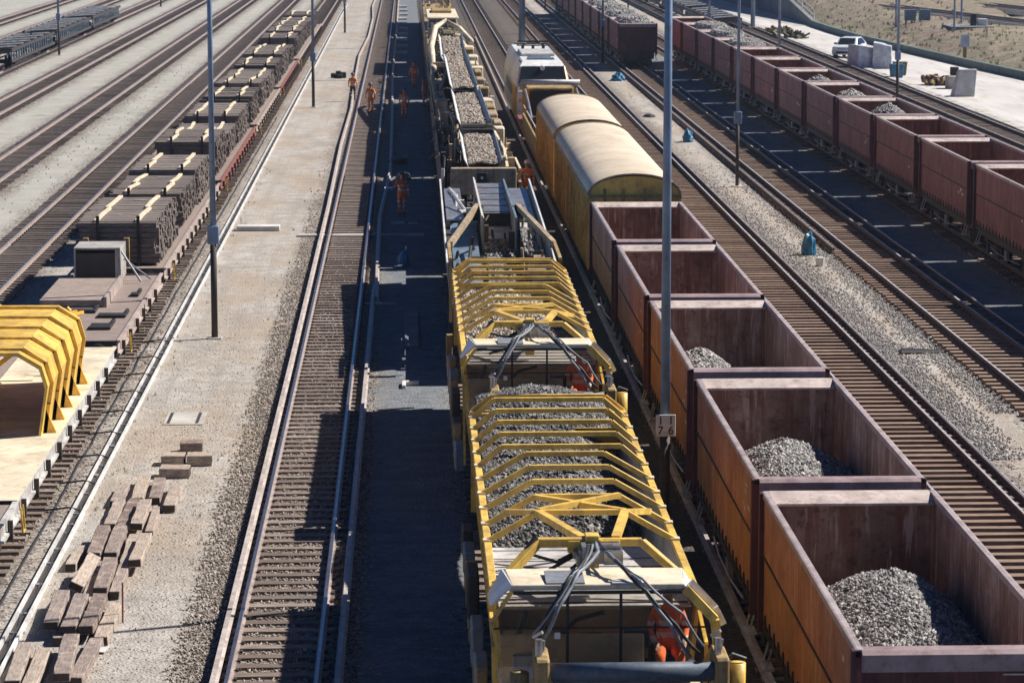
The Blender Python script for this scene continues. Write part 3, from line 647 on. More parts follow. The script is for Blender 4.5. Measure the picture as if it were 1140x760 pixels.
# ------------------------------------------------------------------ open hopper wagons
def hopper(side, post, inner, L=10.0, W=1.4):
    t = empty('hopper_wagon', (0, 0, 0)); zb, zt = 1.35, 3.5
    for s in (-1, 1):
        x = s * W
        MB().box(min(x - s * .05, x), max(x - s * .05, x), .1, L - .1, zb, 2.43).build('lower_side_wall', side, t)
        MB().box(min(x - s * .05, x + s * .008), max(x - s * .05, x + s * .008), .1, L - .1, 2.45, zt - .08).build('upper_side_wall', 'hop_pink' if side == 'hop_orange' else side, t)
        m = MB().extr([(x - s * .058, zb + .5), (x - s * .052, zb + .5), (x - s * .052, zt - .08), (x - s * .058, zt - .08)], 1, .12, L - .12); m.build('inner_lining', inner, t)
        MB().extr([(x - s * .07, zt - .10), (x + s * .035, zt - .10), (x + s * .035, zt - .01), (x + s * .01, zt), (x - s * .07, zt)], 1, 0, L).build('rim', 'hop_side_rim', t)
        MB().box(min(x, x + s * .03), max(x, x + s * .03), .1, L - .1, 2.42, 2.455).build('side_rib', 'black', t)
        m = MB()
        for k in range(17):   # one toothed edge strip
            y = .45 + k * (L - .9) / 16; h = (L - .9) / 32; a, b_ = sorted((x + s * .004, x + s * .026))
            m.hexa([(a, y - h, zb - .14), (b_, y - h, zb - .14), (b_, y + h, zb - .14), (a, y + h, zb - .14)], [(a, y - h, zb - .04), (b_, y - h, zb - .04), (b_, y + h, zb - .04), (a, y + h, zb - .04)])
            m.hexa([(a, y - .13, zb - .04), (b_, y - .13, zb - .04), (b_, y + .13, zb - .04), (a, y + .13, zb - .04)], [(a, y - .03, zb + .16), (b_, y - .03, zb + .16), (b_, y + .03, zb + .16), (a, y + .03, zb + .16)])
        bm = bmesh.new(); me = bpy.data.meshes.new('x'); me.from_pydata(m.v, [], m.f); bm.from_mesh(me); bmesh.ops.remove_doubles(bm, verts=bm.verts, dist=.002)
        m = MB(); bm.verts.ensure_lookup_table(); m.add([v.co[:] for v in bm.verts], [tuple(v.index for v in f.verts) for f in bm.faces]); bm.free(); bpy.data.meshes.remove(me)
        m.build('toothed_edge', 'black', t)
    # near end wall (outward chamfer at the top) and far end wall (inward sloping lip)
    MB().box(-W + .02, W - .02, .12, .17, zb, zt - .25).build('end_wall', post, t)
    MB().extr([(-.10, zt - .28), (.17, zt - .28), (.17, zt), (-.03, zt - .005), (-.10, zt - .05)], 0, -W + .04, W - .04).build('end_beam', 'beam_mauve', t)
    MB().box(-W + .06, W - .06, .172, .176, zb + .4, zt - .3).build('inner_lining', inner, t)
    MB().box(-W + .02, W - .02, L - .17, L - .12, zb, zt - .12).build('end_wall', post, t)
    MB().box(-W + .06, W - .06, L - .176, L - .172, zb + .4, zt - .2).build('inner_lining', inner, t)
    MB().extr([(L - .50, zt - .15), (L - .17, zt - .2), (L + .04, zt - .12), (L + .04, zt - .005), (L - .12, zt - .005), (L - .50, zt - .11)], 0, -W + .08, W - .08).build('end_lip', 'hop_rim', t)
    for y in (.0, L - .12):
        for s in (-1, 1): MB().box(s * W - .09, s * W + .07, y, y + .13, zb - .2, zt - .012).build('corner_post', post, t, bevel=.01)
    # sloping hopper floor
    MB().plate([(-W + .06, .18, 1.9), (W - .06, .18, 1.9), (W - .06, 1.2, 1.55), (-W + .06, 1.2, 1.55)], .03).box(-W + .06, W - .06, 1.2, L - 1.2, 1.50, 1.55).plate([(-W + .06, L - 1.2, 1.55), (W - .06, L - 1.2, 1.55), (W - .06, L - .18, 1.9), (-W + .06, L - .18, 1.9)], .03).build('floor', inner, t)
    m = MB()
    for s in (-1, 1):
        m.box(s * 1.15 - .08, s * 1.15 + .08, 0, L, .98, zb - .002)
    m.box(-1.2, 1.2, 0, .14, .85, zb - .003).box(-1.2, 1.2, L - .14, L, .85, zb - .003)
    m.hexa([(-.5, 3.4, .55), (.5, 3.4, .55), (.5, 6.6, .55), (-.5, 6.6, .55)], [(-1.05, 2.9, 1.49), (1.05, 2.9, 1.49), (1.05, 7.1, 1.49), (-1.05, 7.1, 1.49)])
    m.build('underframe', 'dark', t)
    # steps, brake pull rods
    for s in (-1, 1):
        for y in (.35, L - 1.0):
            m = MB().bars([(s * 1.34, y, 1.2), (s * 1.46, y, .75), (s * 1.46, y + .42, .75), (s * 1.34, y + .42, 1.2)], .03).box(min(s * 1.32, s * 1.5), max(s * 1.32, s * 1.5), y - .02, y + .44, .72, .76)
            m.build('step', 'lightgrey', t)
        m = MB().tube([(s * 1.30, 2.6, .8), (s * 1.34, 4.2, .74), (s * 1.34, 6.2, .74), (s * 1.30, 7.5, .8)], .025, 6).box(s * 1.3 - .05, s * 1.3 + .05, 4.6, 5.0, .66, 1.0)
        m.build('brake_rod', 'steel', t)
    bogie(t, 0, 1.9); bogie(t, 0, L - 1.9)
    buffers(t, 0, -1); buffers(t, L, 1)
    return t
def marks(parent, side, L, seed, mat='white', x=-1.402):
    """small stencilled data panels on the left side, as unreadable as in the photo"""
    r = random.Random(seed); m = MB()
    for k in range(5):
        y = r.choice([.6, .8, 1.0]) + r.uniform(0, 1.1); z = r.uniform(2.0, 3.1); m.box(x - .004, x, y, y + r.uniform(.15, .35), z, z + r.uniform(.05, .1))
    m.build('stencil_marks', mat, parent)
h0 = hopper('hop_orange', 'hop_maroon_post', 'hop_inner')
tag(h0, 'nearest rust orange hopper wagon with a big gravel heap, at the lower right corner', 'hopper wagon', 'rust orange hopper wagons')
h0.location = (7.22, 36.15, 0)
hl = ['second rust orange hopper wagon from the camera, with a gravel heap against its near end', 'third rust orange hopper wagon, behind the pole with the number sign, with a small heap', 'fourth rust orange hopper wagon, empty and crossed by the sign pole', 'farthest rust orange hopper wagon, coupled to the barrel roofed wagon, empty with red brown inside']
for y, l in zip((47.15, 58.35, 69.35, 80.5), hl):
    c = copy_tree(h0); c.location = (7.22, y, 0); c['label'] = l
# pipe outline on the near wagon's end
MB().bars([(.5, -.03, 3.16), (1.0, -.03, 3.16), (1.02, -.03, 2.95), (1.36, -.03, 2.95)], .02).build('hand_rail', 'lightgrey', h0)
h1 = hopper('hop_maroon', 'hop_maroon_post', 'hop_inner_rust')
tag(h1, 'empty maroon hopper wagon at the right edge, its left side fully in view', 'hopper wagon', 'maroon hopper wagons of the long row')
h1.location = (21.87, 103.9, 0)
gl = {1: 'second maroon wagon of the long row, empty, just before the steep gravel cone', 2: 'third maroon wagon of the long row, with a steep gravel cone', 3: 'fourth maroon wagon of the long row, gravel cone behind its near rim', 4: 'fifth maroon wagon of the long row, broad low gravel heap', 5: 'sixth maroon wagon of the long row, empty', 6: 'seventh maroon wagon of the long row, empty inside in shade', 7: 'eighth maroon wagon of the long row, filled with gravel to the rim', 8: 'ninth maroon wagon of the long row, filled with gravel near the tall pole', 9: 'tenth maroon wagon of the long row, gravel showing above the rim', 10: 'farthest maroon wagon of the long row, empty, beside the tall sign pole', -1: 'maroon wagon cut by the right edge below the empty one', -2: 'maroon wagon at the right margin, partly outside the photo', -3: 'maroon wagon outside the right margin'}
GW = {0: h1}
for k, l in gl.items():
    c = copy_tree(h1); c.location = (21.87, 103.9 + 11.15 * k, 0); c['label'] = l; GW[k] = c
for k, c in GW.items(): marks(c, -1, 10, k + 20)
for k, c in enumerate([o for o in bpy.data.objects if o.parent is None and o.get('group') == 'rust orange hopper wagons']): marks(c, -1, 10, k + 50, 'hop_rim', -1.41)
h2 = copy_tree(h1); h2.location = (17.05, 213.6, 0); h2['label'] = 'lone maroon hopper end facing the camera at the top, filled with gravel'; h2['group'] = 'maroon hopper wagons of the far row'
for k in range(1, 9):
    c = copy_tree(h1); c.location = (17.05, 213.6 + 11.15 * k, 0); c['group'] = 'maroon hopper wagons of the far row'
    c['label'] = ['second wagon', 'third wagon', 'fourth wagon', 'fifth wagon', 'sixth wagon', 'seventh wagon', 'eighth wagon', 'ninth wagon'][k - 1] + ' of the far maroon hopper row, counted from its near end'

# ------------------------------------------------------------------ gravel heaps
def heap(label, cx, cy, rx0, rx1, ry0, ry1, zf, zp, x0, x1, y0, y1, n, size=.045, mat='pebble', base='gravel', seed=0, group='gravel heaps in the wagons', flat=0):
    """cone of crushed stone clipped to a box; rx0/rx1: reach to the left/right, ry0/ry1: near/far"""
    def H(x, y):
        dx = (x - cx) / (rx0 if x < cx else rx1); dy = (y - cy) / (ry0 if y < cy else ry1); r = math.sqrt(dx * dx + dy * dy)
        h = (1 - r) if r < 1 else -0.3
        if flat: h = min(h, flat) / flat if r < 1 else -.3
        h = h - .06 * math.exp(-(r * 5) ** 2) * 2
        return zf + (zp - zf) * h + mn.noise((x * 1.7 + seed, y * 1.7, 0)) * .07
    nx, ny = 26, 44; V = []; F = []
    for j in range(ny + 1):
        for i in range(nx + 1):
            x = x0 + (x1 - x0) * i / nx; y = y0 + (y1 - y0) * j / ny; V.append((x, y, max(zf - .12, H(x, y))))
    for j in range(ny):
        for i in range(nx):
            a = j * (nx + 1) + i; F.append((a, a + 1, a + nx + 2, a + nx + 1))
    P = []
    while len(P) < n:
        x = random.uniform(x0, x1); y = random.uniform(y0, y1); h = H(x, y)
        if h > zf - .03: P.append((x, y, h + random.uniform(-.01, .02)))
        elif random.random() < .05: n -= 1
    for _ in range(int(len(P) * .06)): P.append((random.uniform(x0, x1), y0 + (y1 - y0) * random.random() ** .7, zf - .1 + (.12 if .12 < 1 else 0)))
    v, f = stones(np.array(P), size); nV = len(V); F3 = []
    for a, b, c, d in F: F3 += [(a, b, c), (a, c, d)]
    VV = np.concatenate([np.array(V), v]); FF = np.concatenate([np.array(F3), f + nV])
    o = npmesh('gravel_heap', VV, FF, mat); tag(o, label, 'gravel', group, 'stuff'); return o
heap('large heap of grey gravel in the nearest orange hopper', 7.5, 43.3, 2.4, 1.8, 9.0, 3.1, 1.56, 3.0, 5.9, 8.54, 36.45, 45.9, 24000, .035)
heap('grey gravel heap in the second orange hopper', 7.15, 54.2, 1.9, 2.3, 9, 2.7, 1.56, 3.0, 5.9, 8.54, 47.4, 56.8, 17000, .037, seed=5)
heap('small gravel heap in the third orange hopper', 6.75, 65.6, 1.6, 1.5, 8, 2.4, 1.56, 2.95, 5.9, 8.54, 58.7, 68, 9000, .045, seed=8)
GH = {2: (.75, 3.85), 3: (.7, 3.75), 4: (.75, 3.7), 7: (.5, 3.6), 8: (.5, 3.7), 9: (.5, 3.7)}
gn = {2: 'steep gravel cone in the third maroon wagon of the long row', 3: 'gravel cone in the fourth maroon wagon of the long row', 4: 'low gravel heap in the fifth maroon wagon of the long row', 7: 'full gravel load of the eighth maroon wagon', 8: 'full gravel load of the ninth maroon wagon', 9: 'full gravel load of the tenth maroon wagon'}
for k, (fl, zp) in GH.items():
    y = 103.9 + 11.15 * k; full = k >= 7
    heap(gn[k], 21.95, y + 4.6, 1.9 if full else 1.9, 1.9 if full else 1.9, 6.2 if full else 5.5, 6.2 if full else 3.6, 2.4 if full else 2.0, zp, 20.6, 23.15, y + .3, y + 9.6, 3000, .06, seed=k, flat=.5 if full else 0)
for k in range(0, 7):
    y = 213.6 + 11.15 * k
    heap(['gravel load of the lone maroon hopper end at the top', 'gravel load of the second far wagon', 'gravel load of the third far wagon', 'gravel load of the fourth far wagon', 'gravel load of the fifth far wagon', 'gravel load of the sixth far wagon', 'gravel load of the seventh far wagon'][k], 17.05, y + 5, 2, 2, 6.4, 6.4, 2.7, 3.75, 15.76, 18.3, y + .3, y + 9.6, 1300, .09, seed=k, flat=.5)

# ------------------------------------------------------------------ barrel roofed wagons
def covered(L, label, seams):
    t = empty('covered_wagon', (7.24, 0, 0)); tag(t, label, 'covered wagon', 'barrel roofed wagons'); W = 1.42
    for s in (-1, 1):
        MB().box(s * W - .03, s * W + .03, 0, L, 1.25, 3.56).build('side_wall', 'wagon_ochre', t)
        m = MB(); k = int(L / .75)
        for i in range(k + 1):
            y = .06 + (L - .12) * i / k; w_ = .06 if i % 4 else .11; m.box(min(s * W, s * (W + .09)), max(s * W, s * (W + .09)), y - w_ / 2, y + w_ / 2, 1.2, 3.5)
        m.build('ribs', 'wagon_ochre', t)
        MB().box(s * W - .07, s * W + .10, 0, L, 3.5, 3.6).build('eaves', 'tan', t); MB().box(s * W - .05, s * W + .09, 0, L, 1.1, 1.24).build('sill', 'dark', t)
    n = 16; arc = lambda r0, h: [(math.cos(math.pi - math.pi * i / n) * (W + .05 + r0), 3.6 + math.sin(math.pi * i / n) ** .9 * h) for i in range(n + 1)]
    edges = [0] + seams + [L]
    for i in range(len(edges) - 1):
        o_ = arc(.0 if i % 2 == 0 else -.03, .66 if i % 2 == 0 else .62); inn = [(x * .97, z - .03) for x, z in o_[::-1]]
        m = MB().extr(o_ + inn, 1, edges[i] + .02, edges[i + 1] - .02); m.f = m.f[2:]
        m.build('roof_hood', 'cream_hood', t, smooth=True)
        b = arc(.01, .69); b2 = [(x * .965, z - .04) for x, z in b[::-1]]
        for y in (edges[i] + .0, edges[i + 1] - .09):
            mm = MB(); A = b + b2; kk = len(b)
            for q in range(kk - 1):
                x0_, z0_ = b[q]; x1_, z1_ = b[q + 1]; mm.bar((x0_, y + .045, z0_ - .02), (x1_, y + .045, z1_ - .02), .09, .05)
            mm.build('hood_bow', 'tan', t)
    for y in (.05, L - .1):
        m = MB().box(-W, W, y, y + .05, 1.25, 3.59); a = arc(-.03, .6); m.extr(a, 1, y, y + .05); m.build('end_wall', 'yellow', t)
    m = MB()
    for x in (-.95, -.35, .35, .95): m.box(x - .04, x + .04, -.02, .048, 1.3, 3.8)
    m.box(-W, W, -.03, .046, 3.52, 3.6); m.build('end_ribs', 'yellow_old', t)
    MB().box(-1.2, 1.2, .1, L - .1, .9, 1.2).build('underframe', 'dark', t)
    bogie(t, 0, 2.6); bogie(t, 0, L - 2.6); buffers(t, 0, -1); buffers(t, L, 1)
    return t
c = covered(20.9, 'near barrel roofed wagon with cream hoods and ochre ribbed sides, behind the orange hoppers', []); c.location.y = 91.6
c = covered(14.8, 'far barrel roofed wagon with cream hoods, next to the yellow machine wagon and locomotive', []); c.location.y = 113.6

# ------------------------------------------------------------------ machine wagon in front of the locomotive
t = empty('machine_wagon', (7.24, 130.0, 0)); tag(t, 'brown and yellow machine wagon with a grey cross beam between locomotive and covered wagon', 'machine wagon')
MB().box(-1.4, 1.4, .2, 24.0, 1.0, 1.35).build('deck', 'red_frame', t)
for s in (-1, 1):
    MB().box(s * 1.4 - .04, s * 1.4 + .04, .2, 16, 1.36, 2.1).build('side_wall', 'yellow_old', t)
    MB().box(s * 1.32 - .09, s * 1.32 + .09, 16.4, 16.7, 1.36, 3.5).build('post', 'machine_orange', t)
    MB().tube([(s * 1.3, 8, 2.4), (s * 1.3, 12, 2.9), (s * 1.3, 16.4, 3.3)], .06, 6).build('brace', 'steel', t)
MB().tube([(-1.5, 16.3, 3.6), (1.5, 16.3, 3.6)], .14, 10).build('cross_beam', 'lightgrey', t, smooth=True)
MB().box(-1.2, 1.2, 16.8, 21.5, 1.36, 3.3).build('machine_house', 'yellow_old', t, bevel=.05)
MB().box(-1.05, 1.05, 16.76, 16.796, 1.9, 3.15).build('grille', 'black', t)
m = MB(); r = random.Random(4)
for i in range(50):
    x, y = r.uniform(-1.2, 1.1), r.uniform(.6, 15.2); m.box(x, x + r.uniform(.2, .6), y, y + r.uniform(.2, .8), 1.36, 1.5 + r.random() * .8)
m.build('equipment', 'dark', t)
for s in (-1, 1): MB().bars([(s * 1.45, .3, 1.36), (s * 1.45, .3, 2.6), (s * 1.45, 14, 2.6)], .04).build('hand_rail', 'lightgrey', t)
bogie(t, 0, 2.5); bogie(t, 0, 21)

# ------------------------------------------------------------------ locomotive
t = empty('locomotive', (7.3, 155.6, 0)); tag(t, 'white and orange yellow locomotive with a dark windscreen and round top headlight', 'locomotive')
L = 20; prof_y = [(0.0, 1.0), (-.12, 1.9), (.05, 2.5), (.75, 3.75), (1.25, 4.05), (1.9, 4.12)]
body = MB()
def ring(y, zt, wt, w=1.46, zb=1.0): return [(-w, y, zb), (w, y, zb), (w, y, 2.75 if zt > 2.9 else zt - .1), (wt, y, zt), (-wt, y, zt), (-w, y, 2.75 if zt > 2.9 else zt - .1)]
rs = [ring(0, 2.45, 1.38, 1.42), ring(.35, 2.95, 1.36, 1.44), ring(.95, 3.80, 1.24), ring(1.6, 4.05, 1.08), ring(L - 1.6, 4.05, 1.08), ring(L - .95, 3.80, 1.24), ring(L, 2.45, 1.38, 1.42)]
for q in rs: body.v += q
for i in range(len(rs) - 1):
    for j in range(6): body.f.append((i * 6 + j, i * 6 + (j + 1) % 6, (i + 1) * 6 + (j + 1) % 6, (i + 1) * 6 + j))
body.f += [(0, 1, 2, 3, 4, 5), tuple(len(body.v) - 1 - j for j in range(6))]
b = body.build('body', 'white', t, bevel=.05)
MB().plate([(-1.28, .27, 2.90), (1.28, .27, 2.90), (1.12, .90, 3.79), (-1.12, .90, 3.79)], -.02).build('windscreen', 'glass_dark', t)
MB().plate([(-1.3, -.03, 1.9), (1.3, -.03, 1.9), (1.28, .15, 2.72), (-1.28, .15, 2.72)], -.015).build('nose_panel', 'machine_orange', t)
for s in (-1, 1):
    MB().box(min(s * 1.463, s * 1.47), max(s * 1.463, s * 1.47), .1, 5.2, 1.05, 2.72).build('side_panel', 'machine_orange', t)
    MB().plate([(s * 1.47, .75, 2.75), (s * 1.28, .30, 2.92), (s * 1.13, .93, 3.82), (s * 1.34, 1.6, 3.45)], .05).build('pillar', 'machine_orange', t)
    MB().box(min(s * 1.463, s * 1.475), max(s * 1.463, s * 1.475), 5.2, 15, 1.9, 2.5).build('side_grille', 'grey', t)
    MB().box(s * .75 - .14, s * .75 + .14, -.10, .0, 1.45, 1.62).build('headlight', 'headlight', t, bevel=.03)
MB().tube([(0, .70, 3.70), (0, .95, 3.74)], .13, 14).build('headlight', 'headlight', t)
m = MB().box(-.75, .75, 2.6, 3.1, 4.0, 4.16).box(-.65, .65, 4.2, 4.6, 4.0, 4.14); m.build('roof_unit', 'blue_grey', t, bevel=.03)
for y in (2.1, 3.4): MB().plate([(-1.15, y, 3.92), (-.95, y, 4.02), (-.95, y + .6, 4.02), (-1.15, y + .6, 3.92)], -.03).build('roof_vent', 'black', t)
MB().box(-.95, .95, 6, 11, 4.0, 4.2).build('roof_unit', 'lightgrey', t, bevel=.04)
m = MB()
for x in (-.6, 0, .6): m.tube([(x, 12.5, 4.0), (x, 12.5, 4.3)], .09, 8)
m.bars([(-.9, 12, 4.34), (.9, 12, 4.34), (.9, 14, 4.34), (-.9, 14, 4.34)], .07, close=True).bars([(-.6, 12.2, 4.36), (0, 13.6, 4.5), (.6, 12.2, 4.36)], .06).bars([(-.9, 12.9, 4.52), (.9, 12.9, 4.52)], .09)
m.build('pantograph', 'black', t)
bogie(t, 0, 4, 2.6, .55); bogie(t, 0, 16, 2.6, .55); buffers(t, 0, -1)

# ------------------------------------------------------------------ flat wagons with stacked sleepers
def flat_wagon(y0, y1, mat, label):
    t = empty('flat_wagon', (-9.2, y0, 0)); tag(t, label, 'flat wagon', 'flat wagons on the left track'); L = y1 - y0
    MB().box(-1.32, 1.32, .05, L - .05, 1.18, 1.26).build('deck', 'deck', t)
    for s in (-1, 1):
        MB().extr([(s * 1.34, .92), (s * 1.44, .92), (s * 1.44, .97), (s * 1.37, .98), (s * 1.37, 1.26), (s * 1.44, 1.27), (s * 1.44, 1.32), (s * 1.34, 1.32)], 1, 0, L).build('side_beam', mat, t)
        for i in range(int(L / 2)):
            y = .8 + i * 2; MB().box(min(s * 1.40, s * 1.5), max(s * 1.40, s * 1.5), y - .05, y + .05, .82, 1.2).build('stake_pocket', 'dark', t)
        m = MB().bars([(s * 1.47, 2.2, 1.15), (s * 1.5, 2.2, .65), (s * 1.5, 2.5, .65), (s * 1.47, 2.5, 1.15)], .035); m.build('lever', 'yellow', t)
    MB().box(-1.33, 1.33, 0, .12, .85, 1.3).build('end_beam', 'dark', t); MB().box(-1.33, 1.33, L - .12, L, .85, 1.3).build('end_beam', 'dark', t)
    m = MB().box(-.9, .9, .2, L - .2, .8, 1.17); m.build('underframe', 'dark', t)
    bogie(t, 0, 2.4); bogie(t, 0, L - 2.4); buffers(t, 0, -1); buffers(t, L, 1)
    return t
flat_wagon(54, 75.6, 'lightgrey', 'near flat wagon with a pale edge at the lower left, under the yellow ribbed machine')
flat_wagon(76.6, 90.4, 'frame_buff', 'short flat wagon with a bare board deck, carrying the grey crate')
flat_wagon(91.6, 118.6, 'frame_buff', 'flat wagon with a buff side beam under the nearest sleeper stacks')
flat_wagon(119.8, 147.4, 'red_frame', 'flat wagon with a red side beam left of the second pole')
flat_wagon(148.6, 176, 'frame_buff', 'flat wagon with a buff beam beyond the red one')
flat_wagon(177.2, 206, 'red_frame', 'second red beamed flat wagon, farther up')
flat_wagon(207.2, 262, 'frame_buff', 'last flat wagon of the loaded row')
def stack(y0, L, z1, label, seed):
    t = empty('sleeper_stack', (-9.4, y0, 0)); tag(t, label, 'sleeper stack', 'stacks of old sleepers on the flat wagons'); r = random.Random(seed)
    z = 1.34; m = MB(); n = int(L / .25); k = int(round((z1 - z) / .17))
    for j in range(k):
        zz = z + (z1 - z) * j / k; sh = r.uniform(-.05, .05)
        for i in range(n):
            if j == k - 1 and r.random() < .03: continue
            dx = r.uniform(-.08, .08) + sh; y = i * L / n; m.box(-1.27 + dx, 1.27 + dx, y + .008, y + L / n - .01, zz + .004 + r.uniform(0, .01), zz + (z1 - z) / k - .003 - r.uniform(0, .018))
    o = m.build('sleepers', 'stack_wood', t); o['kind'] = 'stuff'
    nb = max(1, int(round(L / 4.2)))
    for x in (-.66, .66):
        for b_ in range(nb):
            ya = L * b_ / nb + .12; yb = L * (b_ + 1) / nb - .08; ym = (ya + yb) / 2; d = r.uniform(-.12, .12)
            MB().bars([(x - .04 + r.uniform(-.05, .05), ya, z1 + .04), (x + d, ym, z1 + .05), (x + .05 + r.uniform(-.05, .05), yb, z1 + .04)], .13, .07).build('lath', 'lath', t)
    for x in (-.62, .68): MB().box(x - .05, x + .05, -.12, -.02, 1.3, z1 + .22).build('stanchion', 'black', t)
    m = MB()
    for x in (-.3, .3): m.box(x, x + .22, L * .3, L * .3 + .03, z1 + .005, z1 + .012)
    m.box(-.1, .35, L * .85, L * .85 + .06, z1 + .01, z1 + .03); m.build('paint_marks', 'white', t)
    return t
SK = [(92.6, 8.0), (103.0, 7.2), (110.9, 7.2), (121.9, 7.2), (129.6, 6.8), (137.4, 8.6), (149.4, 7.6), (160.5, 5.2), (167.3, 8.6), (177.8, 8.8), (187.8, 9.5), (200, 5.5), (210.2, 8.4), (219.7, 8.4), (229.2, 8.4), (238.8, 9), (249.2, 9)]
SN = ['nearest', 'second', 'third', 'fourth', 'fifth', 'sixth', 'seventh', 'eighth', 'ninth', 'tenth', 'eleventh', 'twelfth', 'thirteenth', 'fourteenth', 'fifteenth', 'sixteenth', 'seventeenth']
for i, (y, L) in enumerate(SK): stack(y, L - [.2, .5, .8, .4, .9][i % 5], 2.62 + [.05, -.1, .0, .12, -.18, .03, .08][i % 7], SN[i] + ' stack of old dark sleepers under pale laths, counted from the grey crate', i)
t = empty('flat_wagon_posts', (-9.4, 91.9, 0)); t.name = 'end_posts'; tag(t, 'pair of ochre posts standing before the nearest sleeper stack', 'post')
for x in (-.95, .35): MB().box(x - .09, x + .09, 0, .14, 1.32, 2.25).build('post', 'yellow_old', t, bevel=.01)
# crate and boards on the short flat wagon
t = empty('crate', (-9.62, 88.45, 1.32)); tag(t, 'grey metal crate with a dark open front on the bare flat wagon', 'crate')
MB().box(-.72, .72, .04, 1.7, .98, 1.04).box(.64, .72, .04, 1.7, 0, .98).box(-.72, -.66, .04, 1.7, 0, .98).box(-.66, .64, 1.64, 1.7, 0, .98).build('housing', 'crate', t, bevel=.01)
MB().box(-.66, .55, .10, .14, .0, .86).build('front_panel', 'dark', t); MB().box(.55, .64, .03, .1, 0, .98).build('frame', 'crate', t)
MB().bars([(.72, .3, .9), (1.35, -.1, .0)], .05).bars([(.74, .8, .6), (1.6, .5, .0)], .04).build('strut', 'grey', t)
t = empty('board_platform', (-9.75, 83.2, 1.265)); tag(t, 'low platform of pale boards in front of the grey crate', 'platform')
m = MB()
for i in range(3): m.box(-1.0, .85, i * 1.6, i * 1.6 + 1.57, 0, .22)
m.build('boards', 'deck', t, bevel=.01); MB().box(.86, .95, 0, 4.8, 0, .3).build('edge_board', 'frame_buff', t)
for i, (x, y, w_, d_, l) in enumerate([(-8.55, 79.2, .6, .8, 'black rubber block, nearest on the bare deck'), (-8.45, 81.3, .8, .5, 'black angle bracket behind the rubber block'), (-9.35, 82.2, .7, .4, 'black bar before the board platform'), (-8.2, 85.6, .25, .5, 'small dark bracket beside the deck edge')]):
    m = MB().box(-w_ / 2, w_ / 2, -d_ / 2, d_ / 2, 0, .08).box(w_ / 2 - .1, w_ / 2, d_ / 2, d_ / 2 + .7, 0, .1); o = m.build('iron_part', 'black', bevel=.01, loc=(x, y, 1.27)); tag(o, l, 'iron part', 'iron parts on the bare deck')
o = MB().bars([(-.25, -.6, .05), (.2, .6, .05)], .09).bars([(-.05, -.7, .05), (.4, .5, .05)], .08).build('orange_bars', 'machine_orange', loc=(-9.75, 81.4, 1.27)); tag(o, 'pair of orange bars lying askew on the bare deck', 'bar')
# yellow ribbed machine
t = empty('ribbed_machine', (-9.35, 56, 0)); tag(t, 'bright yellow machine with curved ribs on the near flat wagon at the lower left', 'machine')
P = [(1.20, 1.33), (1.30, 2.0), (1.38, 2.45), (1.25, 2.9), (.75, 3.2), (-.9, 3.2), (-1.3, 2.8), (-1.3, 1.33)]; Pi = [(x * .95, z * .975 if z > 1.4 else z) for x, z in P[::-1]]
m = MB().extr(P + Pi, 1, 6.8, 14.2); m.build('shell', 'yellow', t)
for i in range(5):
    y = 7.2 + i * 1.6; m = MB()
    for a, b_ in zip(P[:5], P[1:6]): m.bar((a[0] + .04, y, a[1]), (b_[0] + .04, y, b_[1] + .03), .09, .10)
    m.build('rib', 'yellow', t)
for i in range(5): MB().extr([(1.22, 1.335), (1.50, 1.335), (1.24, 1.95)], 1, 7.15 + i * 1.6, 7.25 + i * 1.6).build('bracket', 'yellow', t)
MB().bars([(1.0, 14.3, 3.1), (-.9, 14.5, 1.6), (-.9, 14.5, 3.2), (.9, 14.4, 2.2)], .12).build('brace', 'yellow', t)
MB().box(.65, 1.2, 14.3, 15.1, 1.33, 1.75).build('pump', 'machine_orange', t, bevel=.05)
MB().tube([(1.0, 15.2, 1.33), (1.0, 15.2, 2.3), (.7, 15.3, 2.3)], .02, 6).tube([(.85, 14.9, 1.75), (.8, 15.0, 2.1), (1.1, 15.1, 1.9)], .05, 6).build('hose', 'hose', t)
MB().box(1.02, 1.4, 14.7, 15.4, .6, 1.1).build('tool_box', 'black', t, bevel=.03)
o = MB().box(-.9, 1.43, 0, 19.3, 0, .02).build('deck_sheet', 'cream', loc=(-9.2, 56, 1.325)); tag(o, 'pale cream sheet covering the near flat wagon deck', 'deck sheet')
# dark empty frame wagons far left
def frame_wagon(x, y0, L, label):
    t = empty('frame_wagon', (x, y0, 0)); tag(t, label, 'frame wagon', 'dark frame wagons')
    m = MB()
    for s in (-1, 1):
        m.box(s * 1.35 - .08, s * 1.35 + .08, 0, L, 1.55, 1.75).box(s * 1.35 - .08, s * 1.35 + .08, 0, L, .75, .95)
    for i in range(int(L / 2) + 1): m.box(-1.27, 1.27, i * 2, i * 2 + .12, 1.4, 1.54)
    m.build('frame', 'dark', t)
    for i in range(int(L / 1.4)):
        for s in (-1, 1): MB().box(s * 1.37 - .05, s * 1.37 + .05, i * 1.4 + .1, i * 1.4 + .34, .951, 1.549).build('upright', 'blue_grey', t)
    m = MB()
    for i in range(int(L / 4)):
        MB().bar((-1.25, i * 4, 1.8), (1.25, i * 4 + 3.6, 1.8), .12, .1).build('cross_brace', 'grey', t); bogie(t, 0, 2.5); bogie(t, 0, L - 2.5)
frame_wagon(-30.4, 240, 26, 'nearer dark empty frame wagon at the upper left edge'); frame_wagon(-30.4, 267.5, 26, 'farther dark empty frame wagon, its end in the open at the upper left')
frame_wagon(-30.4, 212.5, 26, 'dark frame wagon cut by the left edge')
for i in range(4): frame_wagon(29.0, 262 + i * 27.3, 26.5, ['nearest', 'second', 'third', 'farthest'][i] + ' dark frame wagon behind the long maroon row at the top')

